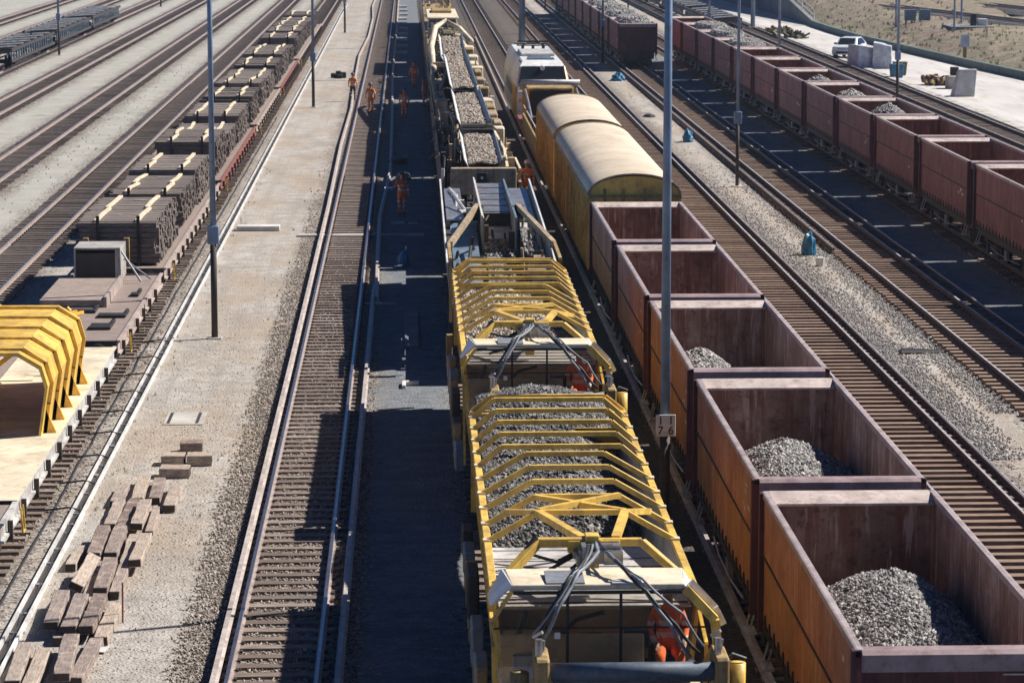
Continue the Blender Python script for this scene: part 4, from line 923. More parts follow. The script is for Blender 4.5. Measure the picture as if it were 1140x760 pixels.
# ------------------------------------------------------------------ people
def skin_body(J, E, name='body'):
    """J: list of (pos, radius), E: edges; one continuous skinned surface"""
    me = bpy.data.meshes.new(name); me.from_pydata([j[0] for j in J], E, []); o = bpy.data.objects.new(name, me); COL.objects.link(o)
    md = o.modifiers.new('skin', 'SKIN'); md.use_smooth_shade = True
    for i, j in enumerate(J): me.skin_vertices[0].data[i].radius = (j[1], j[1] if len(j) < 3 else j[2])
    me.skin_vertices[0].data[0].use_root = True
    s = o.modifiers.new('sub', 'SUBSURF'); s.levels = 2; s.render_levels = 2
    bpy.context.view_layer.update()
    m2 = bpy.data.meshes.new_from_object(o.evaluated_get(bpy.context.evaluated_depsgraph_get())); bpy.data.objects.remove(o)
    m2.name = name; return m2
def person(loc, rz, label, top='hivis', bot='hivis', pose='stand', hat='helmet', sit=False, arm=None, group='workers in orange'):
    t = empty('person', loc, rz); tag(t, label, 'person', group)
    # facing -Y in local space
    st = {'stand': (0.03, -.03, .0), 'walk': (.28, -.26, .05)}[pose if pose != 'sit' else 'stand']
    J = [((0, 0, .95), .155, .12), ((0, 0, 1.12), .15, .11), ((0, -.01, 1.32), .18, .125), ((0, 0, 1.47), .10, .08), ((0, -.01, 1.55), .055), ((0, -.02, 1.66), .095, .105), ((0, -.015, 1.73), .075, .085)]
    E_ = [(0, 1), (1, 2), (2, 3), (3, 4), (4, 5), (5, 6)]
    for s, f in ((-1, st[0]), (1, st[1])):
        b = len(J)
        if pose == 'sit':
            J += [((s * .10, -.02, .90), .10), ((s * .14, -.45, .88), .075), ((s * .14, -.50, .45), .055), ((s * .14, -.62, .40), .045)]
        else:
            kz = .50; J += [((s * .10, 0, .86), .105), ((s * .11, -f * .55 - (.06 if f < 0 else .02), kz), .07), ((s * .11, -f * 1.0 + .02, .09), .05), ((s * .12, -f * 1.0 - .14, .05), .045)]
        E_ += [(0, b), (b, b + 1), (b + 1, b + 2), (b + 2, b + 3)]
        a = len(J); el = (s * .27, .03, 1.16); hd = (s * .25, -.14, .94)
        if pose == 'walk': el = (s * .27, .06 + f * .25, 1.17); hd = (s * .26, -.1 + f * .6, .96)
        if pose == 'sit': el = (s * .26, -.02, 1.16); hd = (s * .20, -.38, 1.05)
        if arm == s: el = (s * .36, -.16, 1.22); hd = (s * .52, -.34, 1.16)
        J += [((s * .19, 0, 1.42), .07), (el, .052), (hd, .038), (tuple(Vector(hd) + (Vector(hd) - Vector(el)).normalized() * .09), .034, .02)]
        E_ += [(2, a), (a, a + 1), (a + 1, a + 2), (a + 2, a + 3)]
        # fingers and thumb
        h = Vector(J[a + 3][0]); d = (Vector(hd) - Vector(el)).normalized(); sd_ = d.cross(Vector((0, 0, 1))); sd_ = sd_.normalized() if sd_.length > .1 else Vector((0, 1, 0))
        for q in range(4):
            k = len(J); J += [(tuple(h + sd_ * (q - 1.5) * .019 + d * .035), .009), (tuple(h + sd_ * (q - 1.5) * .021 + d * (.085 - abs(q - 1.4) * .01) + Vector((0, 0, -.01))), .008)]; E_ += [(a + 3, k), (k, k + 1)]
        k = len(J); J += [(tuple(Vector(hd) + sd_ * s * .05 + d * .05), .010)]; E_ += [(a + 2, k)]
    me = skin_body(J, E_)
    mats = [MT['skin'], MT[top], MT[bot], MT['boot'], MT['band']]
    for m in mats: me.materials.append(m)
    while len(me.materials) > 5: me.materials.pop(index=0)
    hands = [Vector(J[i][0]) for i in range(len(J)) if J[i][1] <= .0101]
    for p in me.polygons:
        c = p.center
        if c.z > 1.535: k = 0
        elif pose == 'sit': k = 1 if c.z > .93 and c.y > -.6 else (3 if c.z < .46 else 2)
        elif c.z < .14: k = 3
        elif c.z > .97 or abs(c.x) > .2: k = 1
        else: k = 2
        if k == 1 and min((c - h).length for h in hands) < .09: k = 0
        if pose != 'sit' and k in (1, 2) and any(abs(c.z - z) < .028 for z in (1.08, 1.24, .60, .40)): k = 4
        if pose == 'sit' and k == 1 and any(abs(c.z - z) < .03 for z in (1.1, 1.26)): k = 4
        p.material_index = k
    o = bpy.data.objects.new('body', me); COL.objects.link(o); o.parent = t
    # head details
    if hat:
        bm = bmesh.new(); bmesh.ops.create_uvsphere(bm, u_segments=20, v_segments=12, radius=.128)
        for v in bm.verts:
            v.co.y *= 1.12
            if v.co.z < 0: v.co.z = max(v.co.z, -.012) ; v.co.y += -.05 if v.co.y < -.05 else 0
        m = bpy.data.meshes.new('helmet'); bm.to_mesh(m); bm.free(); m.materials.append(MT[hat]); m.polygons.foreach_set('use_smooth', [True] * len(m.polygons)); q = bpy.data.objects.new('helmet', m); COL.objects.link(q); q.parent = t; q.location = (0, -.015, 1.715)
    MB().bar((0, -.105, 1.69), (0, -.14, 1.65), .025, .02).build('nose', 'skin', t)
    for s in (-1, 1):
        MB().box(s * .035 - .012, s * .035 + .012, -.122, -.112, 1.685, 1.697).build('eye', 'black', t); MB().box(s * .105 - .01, s * .105 + .01, -.035, .0, 1.645, 1.695).build('ear', 'skin', t)
    MB().box(-.025, .025, -.12, -.108, 1.618, 1.626).build('mouth', 'hop_maroon', t)
    return t

MT['amber'] = M('amber_panel', (.85, .58, .32), .5, 0, (.35, .2, .1), .4, 1)  # lightened colour that makes up for missing light in the cabs
# ------------------------------------------------------------------ yellow ballast silo wagons
def bed(label, x0, x1, y0, y1, fn, n, size, mat='pebble_dark', group='gravel on the yellow train', nx=24, ny=60):
    V = [(x0 + (x1 - x0) * i / nx, y0 + (y1 - y0) * j / ny) for j in range(ny + 1) for i in range(nx + 1)]
    V = [(x, y, fn(x, y) + mn.noise((x * 2.3, y * 2.3, 3)) * .06) for x, y in V]; F3 = []
    for j in range(ny):
        for i in range(nx):
            a = j * (nx + 1) + i; F3 += [(a, a + 1, a + nx + 2), (a, a + nx + 2, a + nx + 1)]
    P = np.array([(x, y, fn(x, y) + mn.noise((x * 2.3, y * 2.3, 3)) * .06 + random.uniform(-.01, .02)) for x, y in [(random.uniform(x0, x1), random.uniform(y0, y1)) for _ in range(n)]])
    v, f = stones(P, size); o = npmesh('gravel_load', np.concatenate([np.array(V), v]), np.concatenate([np.array(F3), f + len(V)]), mat)
    tag(o, label, 'gravel', group, 'stuff'); return o
def silo(y0, ys1, nb, label, driver_lab, near=True):
    X = 2.6; W = 1.43; t = empty('silo_wagon', (X, y0, 0)); tag(t, label, 'silo wagon', 'yellow silo wagons'); L = ys1 - y0; s0 = 1.25
    zt = 3.46
    for s in (-1, 1):
        MB().hexa([(s * (W - .25) - .02, s0, 1.45), (s * (W - .25) + .02, s0, 1.45), (s * (W - .25) + .02, L, 1.45), (s * (W - .25) - .02, L, 1.45)], [(s * W - .02, s0, zt - .05), (s * W + .02, s0, zt - .05), (s * W + .02, L, zt - .05), (s * W - .02, L, zt - .05)]).build('side_wall', 'yellow' if s < 0 else 'yellow_old', t)
        MB().hexa([(s * (W - .29) - .005, s0 + .1, 1.5), (s * (W - .29) + .005, s0 + .1, 1.5), (s * (W - .29) + .005, L - .1, 1.5), (s * (W - .29) - .005, L - .1, 1.5)], [(s * (W - .04) - .005, s0 + .1, zt - .1), (s * (W - .04) + .005, s0 + .1, zt - .1), (s * (W - .04) + .005, L - .1, zt - .1), (s * (W - .04) - .005, L - .1, zt - .1)]).build('inner_lining', 'steel', t)
        MB().box(s * W - .06, s * W + .06, s0 - .1, L + .1, zt - .05, zt + .03).build('top_rail', 'yellow', t, bevel=.01)
        m = MB(); k = int(L / .5)
        for i in range(k):
            y = s0 + .2 + i * (L - s0 - .3) / (k - 1); m.hexa([(s * (W - .25), y - .03, 1.45), (s * (W - .1), y - .03, 1.45), (s * (W - .1), y + .03, 1.45), (s * (W - .25), y + .03, 1.45)], [(s * W, y - .03, zt - .06), (s * (W + .09), y - .03, zt - .06), (s * (W + .09), y + .03, zt - .06), (s * W, y + .03, zt - .06)])
        m.build('ribs', 'yellow', t)
        # walkway boxes and grey lockers low on the outside
        r = random.Random(int(y0) + s)
        y = s0 - 1.0
        while y < L - 1:
            l_ = r.uniform(.7, 1.6); MB().box(min(s * (W + .02), s * (W + .22)), max(s * (W + .02), s * (W + .22)), y, y + l_, 1.15, r.uniform(1.5, 2.0)).build('locker', r.choice(['grey', 'dark', 'blue_grey']), t, bevel=.03); y += l_ + r.uniform(.3, 2.0)
        for i in range(int(L / 1.3)):
            y = s0 + i * 1.3 + r.uniform(-.3, .3); MB().box(min(s * (W + .05), s * (W + .22)), max(s * (W + .05), s * (W + .22)), y, y + r.uniform(.15, .4), 1.0, 1.15 + r.uniform(0, 1.0)).build('fitting', 'yellow_old', t, bevel=.02)
    # arches across the opening
    ya = [L - .35 - i * (L - .35 - 4.5) / (nb - 1) for i in range(nb)] ; wide = []
    for i, y in enumerate(ya):
        if i < 5: tx, tz, sh = 1.03, zt + .36, .04
        else: tx, tz, sh = .66, zt + .46, .04
        m = MB().bars([(-W, y, zt + .02), (-tx, y + .02, tz), (tx, y + .02, tz), (W, y, zt + .02)], .075, .085)
        m.build('arch', 'yellow', t, bevel=.006); wide.append((y, tx, tz))
    for y in ya:
        for s in (-1, 1): MB().box(s * W - .07, s * W + .07, y - .07, y + .07, zt + .025, zt + .06).build('arch_foot', 'cream', t)
    # far end plate
    MB().plate([(-W - .02, L - .0, 1.6), (W + .02, L, 1.6), (W + .02, L, zt - .25), (-W - .02, L, zt - .25)], .04).bars([(-W, L, zt + .06), (-1.08, L, zt + .34), (1.08, L, zt + .34), (W, L, zt + .06)], .08, .12).box(-W - .04, -W + .35, L - .35, L + .05, zt + .04, zt + .10).box(W - .35, W + .04, L - .35, L + .05, zt + .04, zt + .10).build('end_plate', 'yellow', t)
    # near end bracing to the mast
    y2, tx, tz = wide[-1]; y1 = wide[-2][0]; mz = tz + .12; my = 2.05
    MB().bar((-tx, y1, tz), (tx, y2, tz + .015), .09, .08).bar((tx, y1, tz + .02), (-tx, y2, tz + .03), .09, .08).build('cross_brace', 'yellow', t)
    MB().bar((-tx, y2, tz), (-.12, my + .1, mz), .12, .1).bar((tx, y2, tz), (.35, my + .1, mz), .12, .1).bar((-1.12, y1, zt + .22), (-tx, y2, tz), .1, .09).bar((1.12, y1, zt + .22), (tx, y2, tz), .1, .09).build('diagonal_brace', 'yellow', t)
    m = MB().bars([(-W, s0 + .2, zt), (-.78, my, mz - .02), (-.1, my, mz - .02)], .13, .13).bars([(.05, my, mz - .02), (.72, my, mz - .02), (W, s0 + .3, zt)], .10, .11); m.build('front_arch', 'yellow', t, bevel=.01)
    MB().tube([(-1.2, s0 + .5, zt + .16), (-.8, my, mz + .05)], .05, 8).build('cylinder', 'black', t)
    m = MB().box(-.1, .1, my - .12, my + .12, zt - .1, mz + .1).box(-.35, .4, my - .08, my + .08, mz - .16, mz + .02); m.build('mast', 'yellow', t, bevel=.01)
    m = MB(); r = random.Random(9)
    for i in range(14): m.box(-.35 + r.random() * .7, -.25 + r.random() * .7, my - .6 + r.random() * .5, my - .3 + r.random() * .3, mz - .25 + r.random() * .1, mz - .12 + r.random() * .15)
    m.build('valve_block', 'steel', t)
    # belt rising to the near end
    MB().plate([(-W + .07, 1.2, 3.3), (W - .07, 1.2, 3.3), (W - .14, 6.8, 2.85), (-W + .14, 6.8, 2.85)], .03).build('belt', 'lightgrey', t)
    m = MB()
    for i in range(6):
        a = i / 6; m.box(-W + .1, W - .1, 1.4 + 5.0 * a - .015, 1.4 + 5.0 * a + .015, 3.3 - .42 * a - .02, 3.3 - .42 * a + .006)
    m.build('belt_seams', 'dark', t)
    MB().box(-W + .28, W - .28, 6.4, L, 1.5, 1.6).build('floor', 'steel', t)
    # hoses
    hs = [[(-.9, -.3, 3.15), (-.75, -.25, 3.55), (-.45, -.1, 4.02), (-.2, .5, 4.12), (-.08, 1.6, 4.05), (-.05, my, mz)], [(-.95, -.35, 3.3), (-.62, -.22, 3.7), (-.38, .0, 4.06), (-.12, .8, 4.1), (.0, 1.8, mz)], [(-.8, -.3, 3.2), (-.6, -.3, 3.66), (-.3, .1, 4.05), (.02, .9, 4.15), (.05, 1.9, mz)],
          [(1.32, -.3, 3.0), (1.0, -.3, 3.4), (.6, -.2, 3.85), (.3, .2, 4.1), (.12, 1.2, 4.12), (.1, my, mz)], [(1.38, -.35, 3.1), (1.1, -.3, 3.55), (.55, -.1, 4.0), (.25, .5, 4.12), (.1, 1.7, mz)], [(1.2, -.3, 2.95), (.92, -.35, 3.42), (.5, -.1, 3.98), (.15, .8, 4.15), (.05, 1.7, mz)]]
    for i, h in enumerate(hs):
        p = [Vector(h[0])]
        for k in range(len(h) - 1):
            for q in (.33, .66, 1): p.append(Vector(h[k]).lerp(Vector(h[k + 1]), q) + Vector((0, 0, -.03 * math.sin(q * math.pi))))
        MB().tube(p, .026 if i % 3 != 1 else .018, 8).build('hose', ['hose', 'grey', 'grey'][i % 3], t, smooth=True)
    for h in ([(-1.35, 1.9, 3.55), (-.9, 2.3, 3.8), (-.5, 2.1, 3.72), (-.1, my, 3.95)], [(-1.2, 1.7, 3.5), (-.7, 1.85, 3.62), (-.2, my, 3.85)], [(-.9, 1.6, 3.45), (-.5, 1.65, 3.55), (-.1, my, 3.8)]):
        MB().tube(h, .028, 8).build('hose', 'hose', t, smooth=True)
    # cab: roof, octagonal front frame, glazing, inside
    zr = 3.9
    MB().hexa([(-1.22, 0, zr - .08), (1.12, 0, zr - .08), (1.22, 1.2, zr - .16), (-1.28, 1.2, zr - .16)], [(-1.22, 0, zr), (1.12, 0, zr), (1.22, 1.2, zr - .06), (-1.28, 1.2, zr - .06)]).build('cab_roof', 'cream', t, bevel=.01)
    for s, w0 in ((-1, -1.225), (1, 1.125)):
        MB().plate([(w0, 0, zr), (w0 + s * .30, .0, zr - .28), (w0 + s * .30, 1.2, zr - .42), (w0 + s * .1, 1.2, zr - .06)][::s], .03).build('roof_cheek', 'white', t)
    MB().box(-.75, -.22, .02, .75, zr + .003, zr + .02).build('roof_patch', 'grey', t); MB().box(.15, .62, .0, .22, zr + .003, zr + .02).build('roof_patch', 'lightgrey', t)
    P = [(-1.22, zr - .09), (-1.50, zr - .52), (-1.36, zr - 1.15), (1.36, zr - 1.15), (1.50, zr - .52), (1.12, zr - .09)]
    MB().plate([(x, .02, z) for x, z in P], .008).build('windscreen', 'glass', t)
    m = MB()
    for a, b_ in zip(P[:3], P[1:3]): m.bar((a[0], .0, a[1]), (b_[0], .0, b_[1]), .06, .05)
    m.build('frame', 'yellow', t)
    m = MB().bars([(1.15, .0, zr - .06), (1.56, -.02, zr - .5), (1.60, -.02, zr - .85), (1.42, -.02, zr - 1.2)], .12, .12); m.build('frame', 'yellow', t)
    MB().bars([(1.20, .05, zr - .03), (1.52, .1, zr - .38), (1.64, .1, zr - .62)], .10, .2).build('cheek_plate', 'white', t)
    m = MB()
    for x in (-.46, .27): m.box(x - .02, x + .02, -.03, .0, zr - 1.15, zr - .09)
    m.box(-1.48, 1.48, -.03, .0, zr - .615, zr - .595).box(-1.2, 1.1, -.035, .01, zr - .13, zr - .085); m.build('mullion', 'black', t)
    MB().box(-.64, -.56, -.045, -.035, zr - .75, zr - .66).build('sticker', 'white', t)
    MB().box(-1.38, 1.4, .1, 2.0, 2.35, 2.42).build('cab_floor', 'cream', t); MB().box(-1.4, 1.4, 1.95, 2.0, 2.42, 3.15).build('back_wall', 'amber', t)
    MB().box(-1.3, .7, 1.55, 1.94, 3.15, 3.2).box(-1.3, -.6, .9, 1.5, 2.43, 2.9).box(-.2, .25, .6, 1.0, 2.43, 2.95).build('console', 'cream', t, bevel=.02)
    MB().box(-1.38, .62, .28, .36, 2.42, 3.12).build('brightening_panel', 'amber', t, bevel=.02)  # pale panel added behind the glass to brighten the cab
    MB().box(-1.2, -.8, .22, .275, 2.5, 2.85).build('panel_box', 'lightgrey', t, bevel=.01)
    MB().tube([(-.5, .9, 2.95), (-.3, .8, 3.2), (.1, .9, 3.28)], .035, 8).tube([(-1.1, 1.0, 2.9), (-1.0, .9, 3.3)], .05, 8).build('cab_pipe', 'black', t)
    MB().box(.35, .7, .35, .6, 2.9, 3.15).build('screen', 'black', t, bevel=.02)
    MB().tube([(-.1, .5, 2.42), (-.1, .45, 3.0)], .03, 8).tube([(-.25, .45, 3.05), (.05, .45, 3.05)], .06, 8).build('lever', 'olive', t)
    MB().box(.75, 1.25, .75, 1.2, 2.5, 2.75).box(.78, 1.22, 1.15, 1.27, 2.75, 3.3).build('seat', 'black', t, bevel=.04)
    # transfer conveyor head pulley with its brackets
    MB().tube([(-.73, -.9, 2.92), (1.45, -.9, 2.92)], .125, 24).build('head_roller', 'roller', t, smooth=True)
    MB().plate([(-.70, -.9, 2.8), (1.42, -.9, 2.8), (1.42, 2.4, 2.3), (-.70, 2.4, 2.3)], .03).build('belt', 'roller', t)
    for x in (-.85, 1.56):
        MB().box(x - .10, x + .10, -1.05, -.3, 2.45, 3.12).build('roller_bracket', 'yellow_old', t, bevel=.03)
        m = MB().tube([(x - .04, -.8, 3.12), (x - .04, -.8, 3.35)], .05, 10).tube([(x, -.6, 3.12), (x + .02, -.6, 3.28)], .04, 8).bar((x - .1, -.5, 3.3), (x + .02, -.55, 3.38), .06, .04); m.build('bracket_top', 'steel', t)
    MB().tube([(1.78, -.8, 2.3), (1.78, -.8, 3.0)], .12, 14).build('motor', 'yellow', t, smooth=True); MB().tube([(-1.15, -.8, 2.2), (-1.15, -.8, 2.9)], .13, 12).build('motor', 'yellow_old', t, smooth=True)
    MB().tube([(1.66, -.7, 3.0), (1.72, -.8, 3.12), (1.9, -.8, 3.05)], .03, 8).build('hose', 'hose', t)
    m = MB()
    for s in (-1, 1): m.box(s * 1.1 - .09, s * 1.1 + .09, -1.0, L, 1.02, 1.44)
    m.box(-1.1, 1.1, -1.0, -.8, 1.02, 1.44); m.build('underframe', 'dark', t)
    for s in (-1, 1): MB().bars([(s * 1.45, .2, 1.3), (s * 1.47, .2, 3.0), (s * 1.47, 1.2, 3.2)], .05).build('hand_rail', 'yellow', t)
    bogie(t, 0, 1.6); bogie(t, 0, L - 1.8)
    person((X + 1.0, y0 + .92, 2.72 - .86), 0, driver_lab, 'hivis_red', 'hivis_red', 'sit', 'helmet_w', group='drivers in the glass cabs')
    return t
silo(38.2, 53.4, 10, 'nearest yellow silo wagon, with its glass cab and blue grey roller fully visible', 'driver in red orange seated at the right inside the nearest glass cab')
silo(59.2, 73.7, 10, 'second yellow silo wagon, its pale cab roof behind the gravel mound', 'driver in red orange seated inside the second glass cab')
def f1(x, y):
    z = 3.30 - .045 * (53.4 - y); z -= max(0, x - 2.9) * .5; z -= max(0, 46.6 - y + (x - 1.2) * .25) * .6; return max(1.7, z)
bed('dark crushed stone filling the nearest yellow silo wagon under its arches', 1.3, 3.92, 43.6, 53.2, f1, 17000, .037)
def f2(x, y):
    r = math.sqrt(((x - 2.6) / 1.5) ** 2 + ((y - 56.4) / 2.6) ** 2 + .12); return 3.62 - .62 * r
bed('gravel mound heaped between the two yellow silo wagons below the second cab', 1.35, 3.9, 53.6, 59.1, f2, 11000, .038)
def f3(x, y): return 3.05 - max(0, 66 - y) * .25 - max(0, x - 2.6) * .25
bed('brownish crushed stone inside the second yellow silo wagon', 1.3, 3.92, 64.8, 73.5, f3, 5000, .055, 'pebble_brown')

def clutter(t, x0, x1, y0, y1, n, seed, mat, z0=1.4, z1=3.5, name='pipework'):
    r = random.Random(seed); m = MB()
    for i in range(n):
        x, y = r.uniform(x0, x1), r.uniform(y0, y1); z = r.uniform(z0, z1); k = r.random()
        if k < .4: m.box(x, x + r.uniform(.08, .4), y, y + r.uniform(.1, .9), z0, z)
        elif k < .75: m.tube([(x, y, z), (x + r.uniform(-.3, .3), y + r.uniform(.6, 3), z + r.uniform(-.5, .4)), (x + r.uniform(-.3, .3), y + r.uniform(3, 5), z + r.uniform(-.6, .3))], r.uniform(.02, .06), 6)
        else: m.bar((x, y, z0), (x + r.uniform(-.2, .2), y + r.uniform(-.6, .6), z1 * r.uniform(.8, 1.05)), .07)
    return m.build(name, mat, t)
# ------------------------------------------------------------------ transfer hopper unit with bare steel chutes
t = empty('chute_wagon', (2.6, 77.2, 0)); tag(t, 'wagon with bare steel chutes and dark blue sides behind the second silo wagon', 'chute wagon')
T = lambda x, y, z: (x - 2.6, y - 77.2, z)
MB().box(-1.35, 1.35, 0, 22, 1.0, 1.4).build('underframe', 'dark', t)
MB().box(T(2.22, 0, 0)[0], T(2.28, 0, 0)[0], 9, 20.8, 2.0, 3.5).build('chute_wall', 'tan', t); MB().box(T(3.22, 0, 0)[0], T(3.28, 0, 0)[0], 9, 20.8, 2.0, 3.5).build('chute_wall', 'blue_grey', t)
MB().box(-.40, -.355, 9, 20.8, 3.5, 3.56).build('chute_rim', 'white', t)
MB().plate([T(2.29, 90.6, 3.15), T(3.21, 90.6, 3.15), T(3.21, 98, 3.35), T(2.29, 98, 3.35)], .04).build('belt_plate', 'steel', t)
m = MB()
for i in range(5): m.box(-.30, .60, 13.6 + i * 1.45, 13.63 + i * 1.45, 3.16 + i * .04, 3.19 + i * .04)
m.build('plate_seams', 'grey', t)
MB().box(-.32, .62, 13.2, 13.35, 2.2, 3.16).build('lip', 'black', t)
MB().plate([T(2.29, 84.4, 2.2), T(3.21, 84.4, 2.2), T(3.21, 90.4, 2.75), T(2.29, 90.4, 2.75)], .04).build('chute_floor', 'lightgrey', t)
for s, xa, xb, la in ((-1, 1.2, 1.75, 'left'), (1, 3.4, 4.0, 'right')):
    MB().plate([T(xa, 90.2, 3.0), T(xb, 90.2, 3.0), T(xb, 97.8, 3.2), T(xa, 97.8, 3.2)], .05).build('bin_plate', 'steel', t)
    MB().plate([T(xa + .1, 80.5, 2.3), T(2.1 if s < 0 else xb, 80.5, 2.3), T(2.1 if s < 0 else xb, 90.1, 2.9), T(xa + .1, 90.1, 2.9)], .04).build('bin_slope', 'blue_grey' if s < 0 else 'lightgrey', t)
    xo = xa if s < 0 else xb
    MB().hexa([T(xo - .02, 80, 1.5), T(xo + .02, 80, 1.5), T(xo + .02, 98, 1.5), T(xo - .02, 98, 1.5)], [T(xo - .02 + s * .12, 80, 2.9), T(xo + .02 + s * .12, 80, 2.9), T(xo + .02 + s * .12, 98, 3.45), T(xo - .02 + s * .12, 98, 3.45)]).build('outer_wall', 'blue_grey', t)
    MB().bar(T(xo + s * .12, 80, 2.93), T(xo + s * .12, 98, 3.48), .05, .05).build('outer_rim', 'white', t)
    xi = 2.15 if s < 0 else 3.4
    MB().bar(T(xi, 89.5, 3.5), T(4.2 if s > 0 else 1.2, 82.5, 3.15), .14, .16).build('strut', 'tan', t)
    xe = 4.2 if s > 0 else 1.15
    MB().bars([T(xe, 82.4, 3.2), T(xe, 79.0, 3.15), T(xe, 79, 1.4)], .09).build('end_frame', 'yellow_old', t)
    MB().tube([T(xi - .15, 89.3, 3.3), T(xi + .18, 89.3, 3.3)], .24, 14).build('motor', 'black', t)
MB().box(-1.45, -.45, 1.9, 2.15, 2.6, 2.85).build('cross_beam', 'tan', t); MB().box(.7, 1.5, 1.9, 2.15, 2.6, 2.85).build('cross_beam', 'tan', t)
MB().bars([T(3.5, 84.2, 2.95), T(3.5, 82.6, 2.9), T(3.85, 82.6, 2.9)], .06).build('bracket', 'dark', t)
m = MB(); r = random.Random(8)
for i in range(22): x, y = r.uniform(-1.3, 1.2), r.uniform(2.5, 20); m.box(x, x + r.uniform(.1, .35), y, y + r.uniform(.1, .6), 1.4, 1.7 + r.random() * .7)
m.build('equipment', 'black', t)
clutter(t, -1.25, -.5, 3, 12, 26, 81, 'black', 1.6, 3.0); clutter(t, .75, 1.3, 3, 20, 26, 82, 'tan', 1.6, 3.2); clutter(t, -.5, .7, 9.5, 13.2, 14, 83, 'dark', 2.0, 3.3); clutter(t, -1.2, -.5, 12, 20, 12, 84, 'lightgrey', 2.6, 3.4)
bogie(t, 0, 2.2); bogie(t, 0, 19.5)
bed('gravel sliding down the steel chute behind the second silo wagon', 2.3, 3.2, 80.5, 88.5, lambda x, y: 2.05 + (y - 80.5) * .065, 1600, .055, nx=8, ny=30)
bed('thin gravel on the right plate of the steel chute wagon', 3.45, 3.9, 84, 89, lambda x, y: 2.62 + (y - 84) * .05, 250, .05, 'pebble', nx=4, ny=12)

# ------------------------------------------------------------------ conveyor wagons
def belt(t, x0, x1, ya, yb, za, zb, yo, mat='blue_grey'):
    MB().plate([(x0, ya, za), (x1, ya, za), (x1, yb, zb), (x0, yb, zb)], .05).build('belt', 'dark', t)
    for s, x in ((-1, x0), (1, x1)):
        MB().plate([(x, ya, za), (x, yb, zb), (x + s * .16, yb, zb + .30), (x + s * .16, ya, za + .30)], .03).build('belt_side', 'white' if s < 0 else mat, t)
c1 = empty('conveyor_wagon', (2.6, 99.8, 0)); tag(c1, 'conveyor wagon with a tan cross beam, black lamp box and a chute full of gravel', 'conveyor wagon', 'conveyor wagons')
MB().box(-1.35, 1.35, 0, 34, 1.0, 1.4).build('underframe', 'dark', c1)
MB().box(-1.1, 1.24, 2.0, 2.4, 2.55, 3.5).build('cross_beam', 'tan', c1, bevel=.02)
MB().box(-.18, .2, 1.86, 1.998, 2.98, 3.36).build('lamp_box', 'black', c1, bevel=.02); MB().tube([(.01, 1.85, 3.17), (.01, 1.80, 3.17)], .05, 10).build('lamp', 'headlight', c1)
for s in (-1, 1): MB().box(s * 1.2 - .07, s * 1.2 + .07, 2.0, 2.3, 1.4, 2.6).build('post', 'tan', c1)
belt(c1, -.42, .62, 2.9, 13.5, 3.42, 3.62, 0)
MB().bars([(-.75, 13.9, 3.75), (-.45, 13.9, 4.05), (.7, 13.9, 4.05), (1.0, 13.9, 3.7)], .12).build('chute_frame', 'tan', c1); MB().box(-.5, .72, 13.2, 13.8, 3.4, 3.95).build('chute_mouth', 'black', c1)
belt(c1, -.45, .55, 15.3, 32.5, 3.9, 3.95, 0)
MB().bars([(.95, 3, 3.4), (1.05, 9, 3.5), (.8, 14, 3.8)], .1, .14).bars([(1.4, 2.6, 3.4), (1.42, 8, 3.3)], .07).build('side_beam', 'cream', c1)
clutter(c1, .7, 1.35, 3, 31, 75, 3, 'tan'); clutter(c1, .6, 1.3, 13, 33, 40, 73, 'lightgrey', 1.6, 3.9); clutter(c1, -1.4, -.5, 12, 33, 30, 74, 'tan', 1.4, 3.6); clutter(c1, .75, 1.3, 4, 30, 35, 13, 'cream', 1.6, 3.4); clutter(c1, -1.35, -.6, 3, 31, 60, 5, 'dark', 1.4, 3.0); clutter(c1, -1.4, -.7, 3, 31, 28, 6, 'grey', 1.4, 2.9); clutter(c1, -.6, .6, 14, 31, 30, 8, 'black', 1.4, 3.2)
MB().tube([(-1.35, 4, 2.2), (-1.35, 4, 3.3)], .06, 8).tube([(-.9, 3.4, 2.4), (-.9, 3.4, 3.3)], .07, 8).build('white_post', 'white', c1)
r = random.Random(31); y = 14.2
while y < 33:
    l_ = r.uniform(1.0, 2.6); MB().box(.72 + r.uniform(0, .15), 1.15 + r.uniform(0, .2), y, y + l_, 2.9, 3.7 + r.uniform(0, .35)).build('casing', r.choice(['tan', 'cream', 'lightgrey', 'yellow_old']), c1, bevel=.05); y += l_ + r.uniform(.05, .5)
for s in (-1, 1): MB().box(s * 1.36 - .02, s * 1.36 + .02, 3, 33.5, 1.42, 2.9).build('side_wall', 'dark', c1)
clutter(c1, .55, 1.2, 3, 14, 30, 77, 'tan', 1.6, 3.7)
bogie(c1, 0, 2.5); bogie(c1, 0, 31)
c2 = empty('conveyor_wagon', (2.6, 134.6, 0)); tag(c2, 'farther conveyor wagon with a long white edged gravel belt and bent pale pipes', 'conveyor wagon', 'conveyor wagons')
MB().box(-1.35, 1.35, 0, 48, 1.0, 1.4).build('underframe', 'dark', c2)
belt(c2, -.45, .5, .6, 25.0, 3.95, 4.05, 0); belt(c2, -.55, .55, 28, 42, 3.7, 4.3, 0)
MB().tube([(-1.25, 3, 3.3), (-1.3, 20, 3.5), (-1.15, 34, 3.6), (-.7, 42, 3.9), (-.1, 47, 4.2)], .12, 8).build('pipe', 'tan', c2, smooth=True)
MB().tube([(1.1, 6, 3.2), (1.3, 22, 3.5), (1.15, 36, 3.7), (.7, 43, 4.1), (.0, 47, 4.25)], .11, 8).build('pipe', 'cream', c2, smooth=True)
MB().bars([(-1.0, 10, 3.4), (-.5, 22, 3.6)], .12).bars([(-1.2, 27, 3.6), (1.2, 27, 3.6)], .3, .25).build('cross_beam', 'tan', c2)
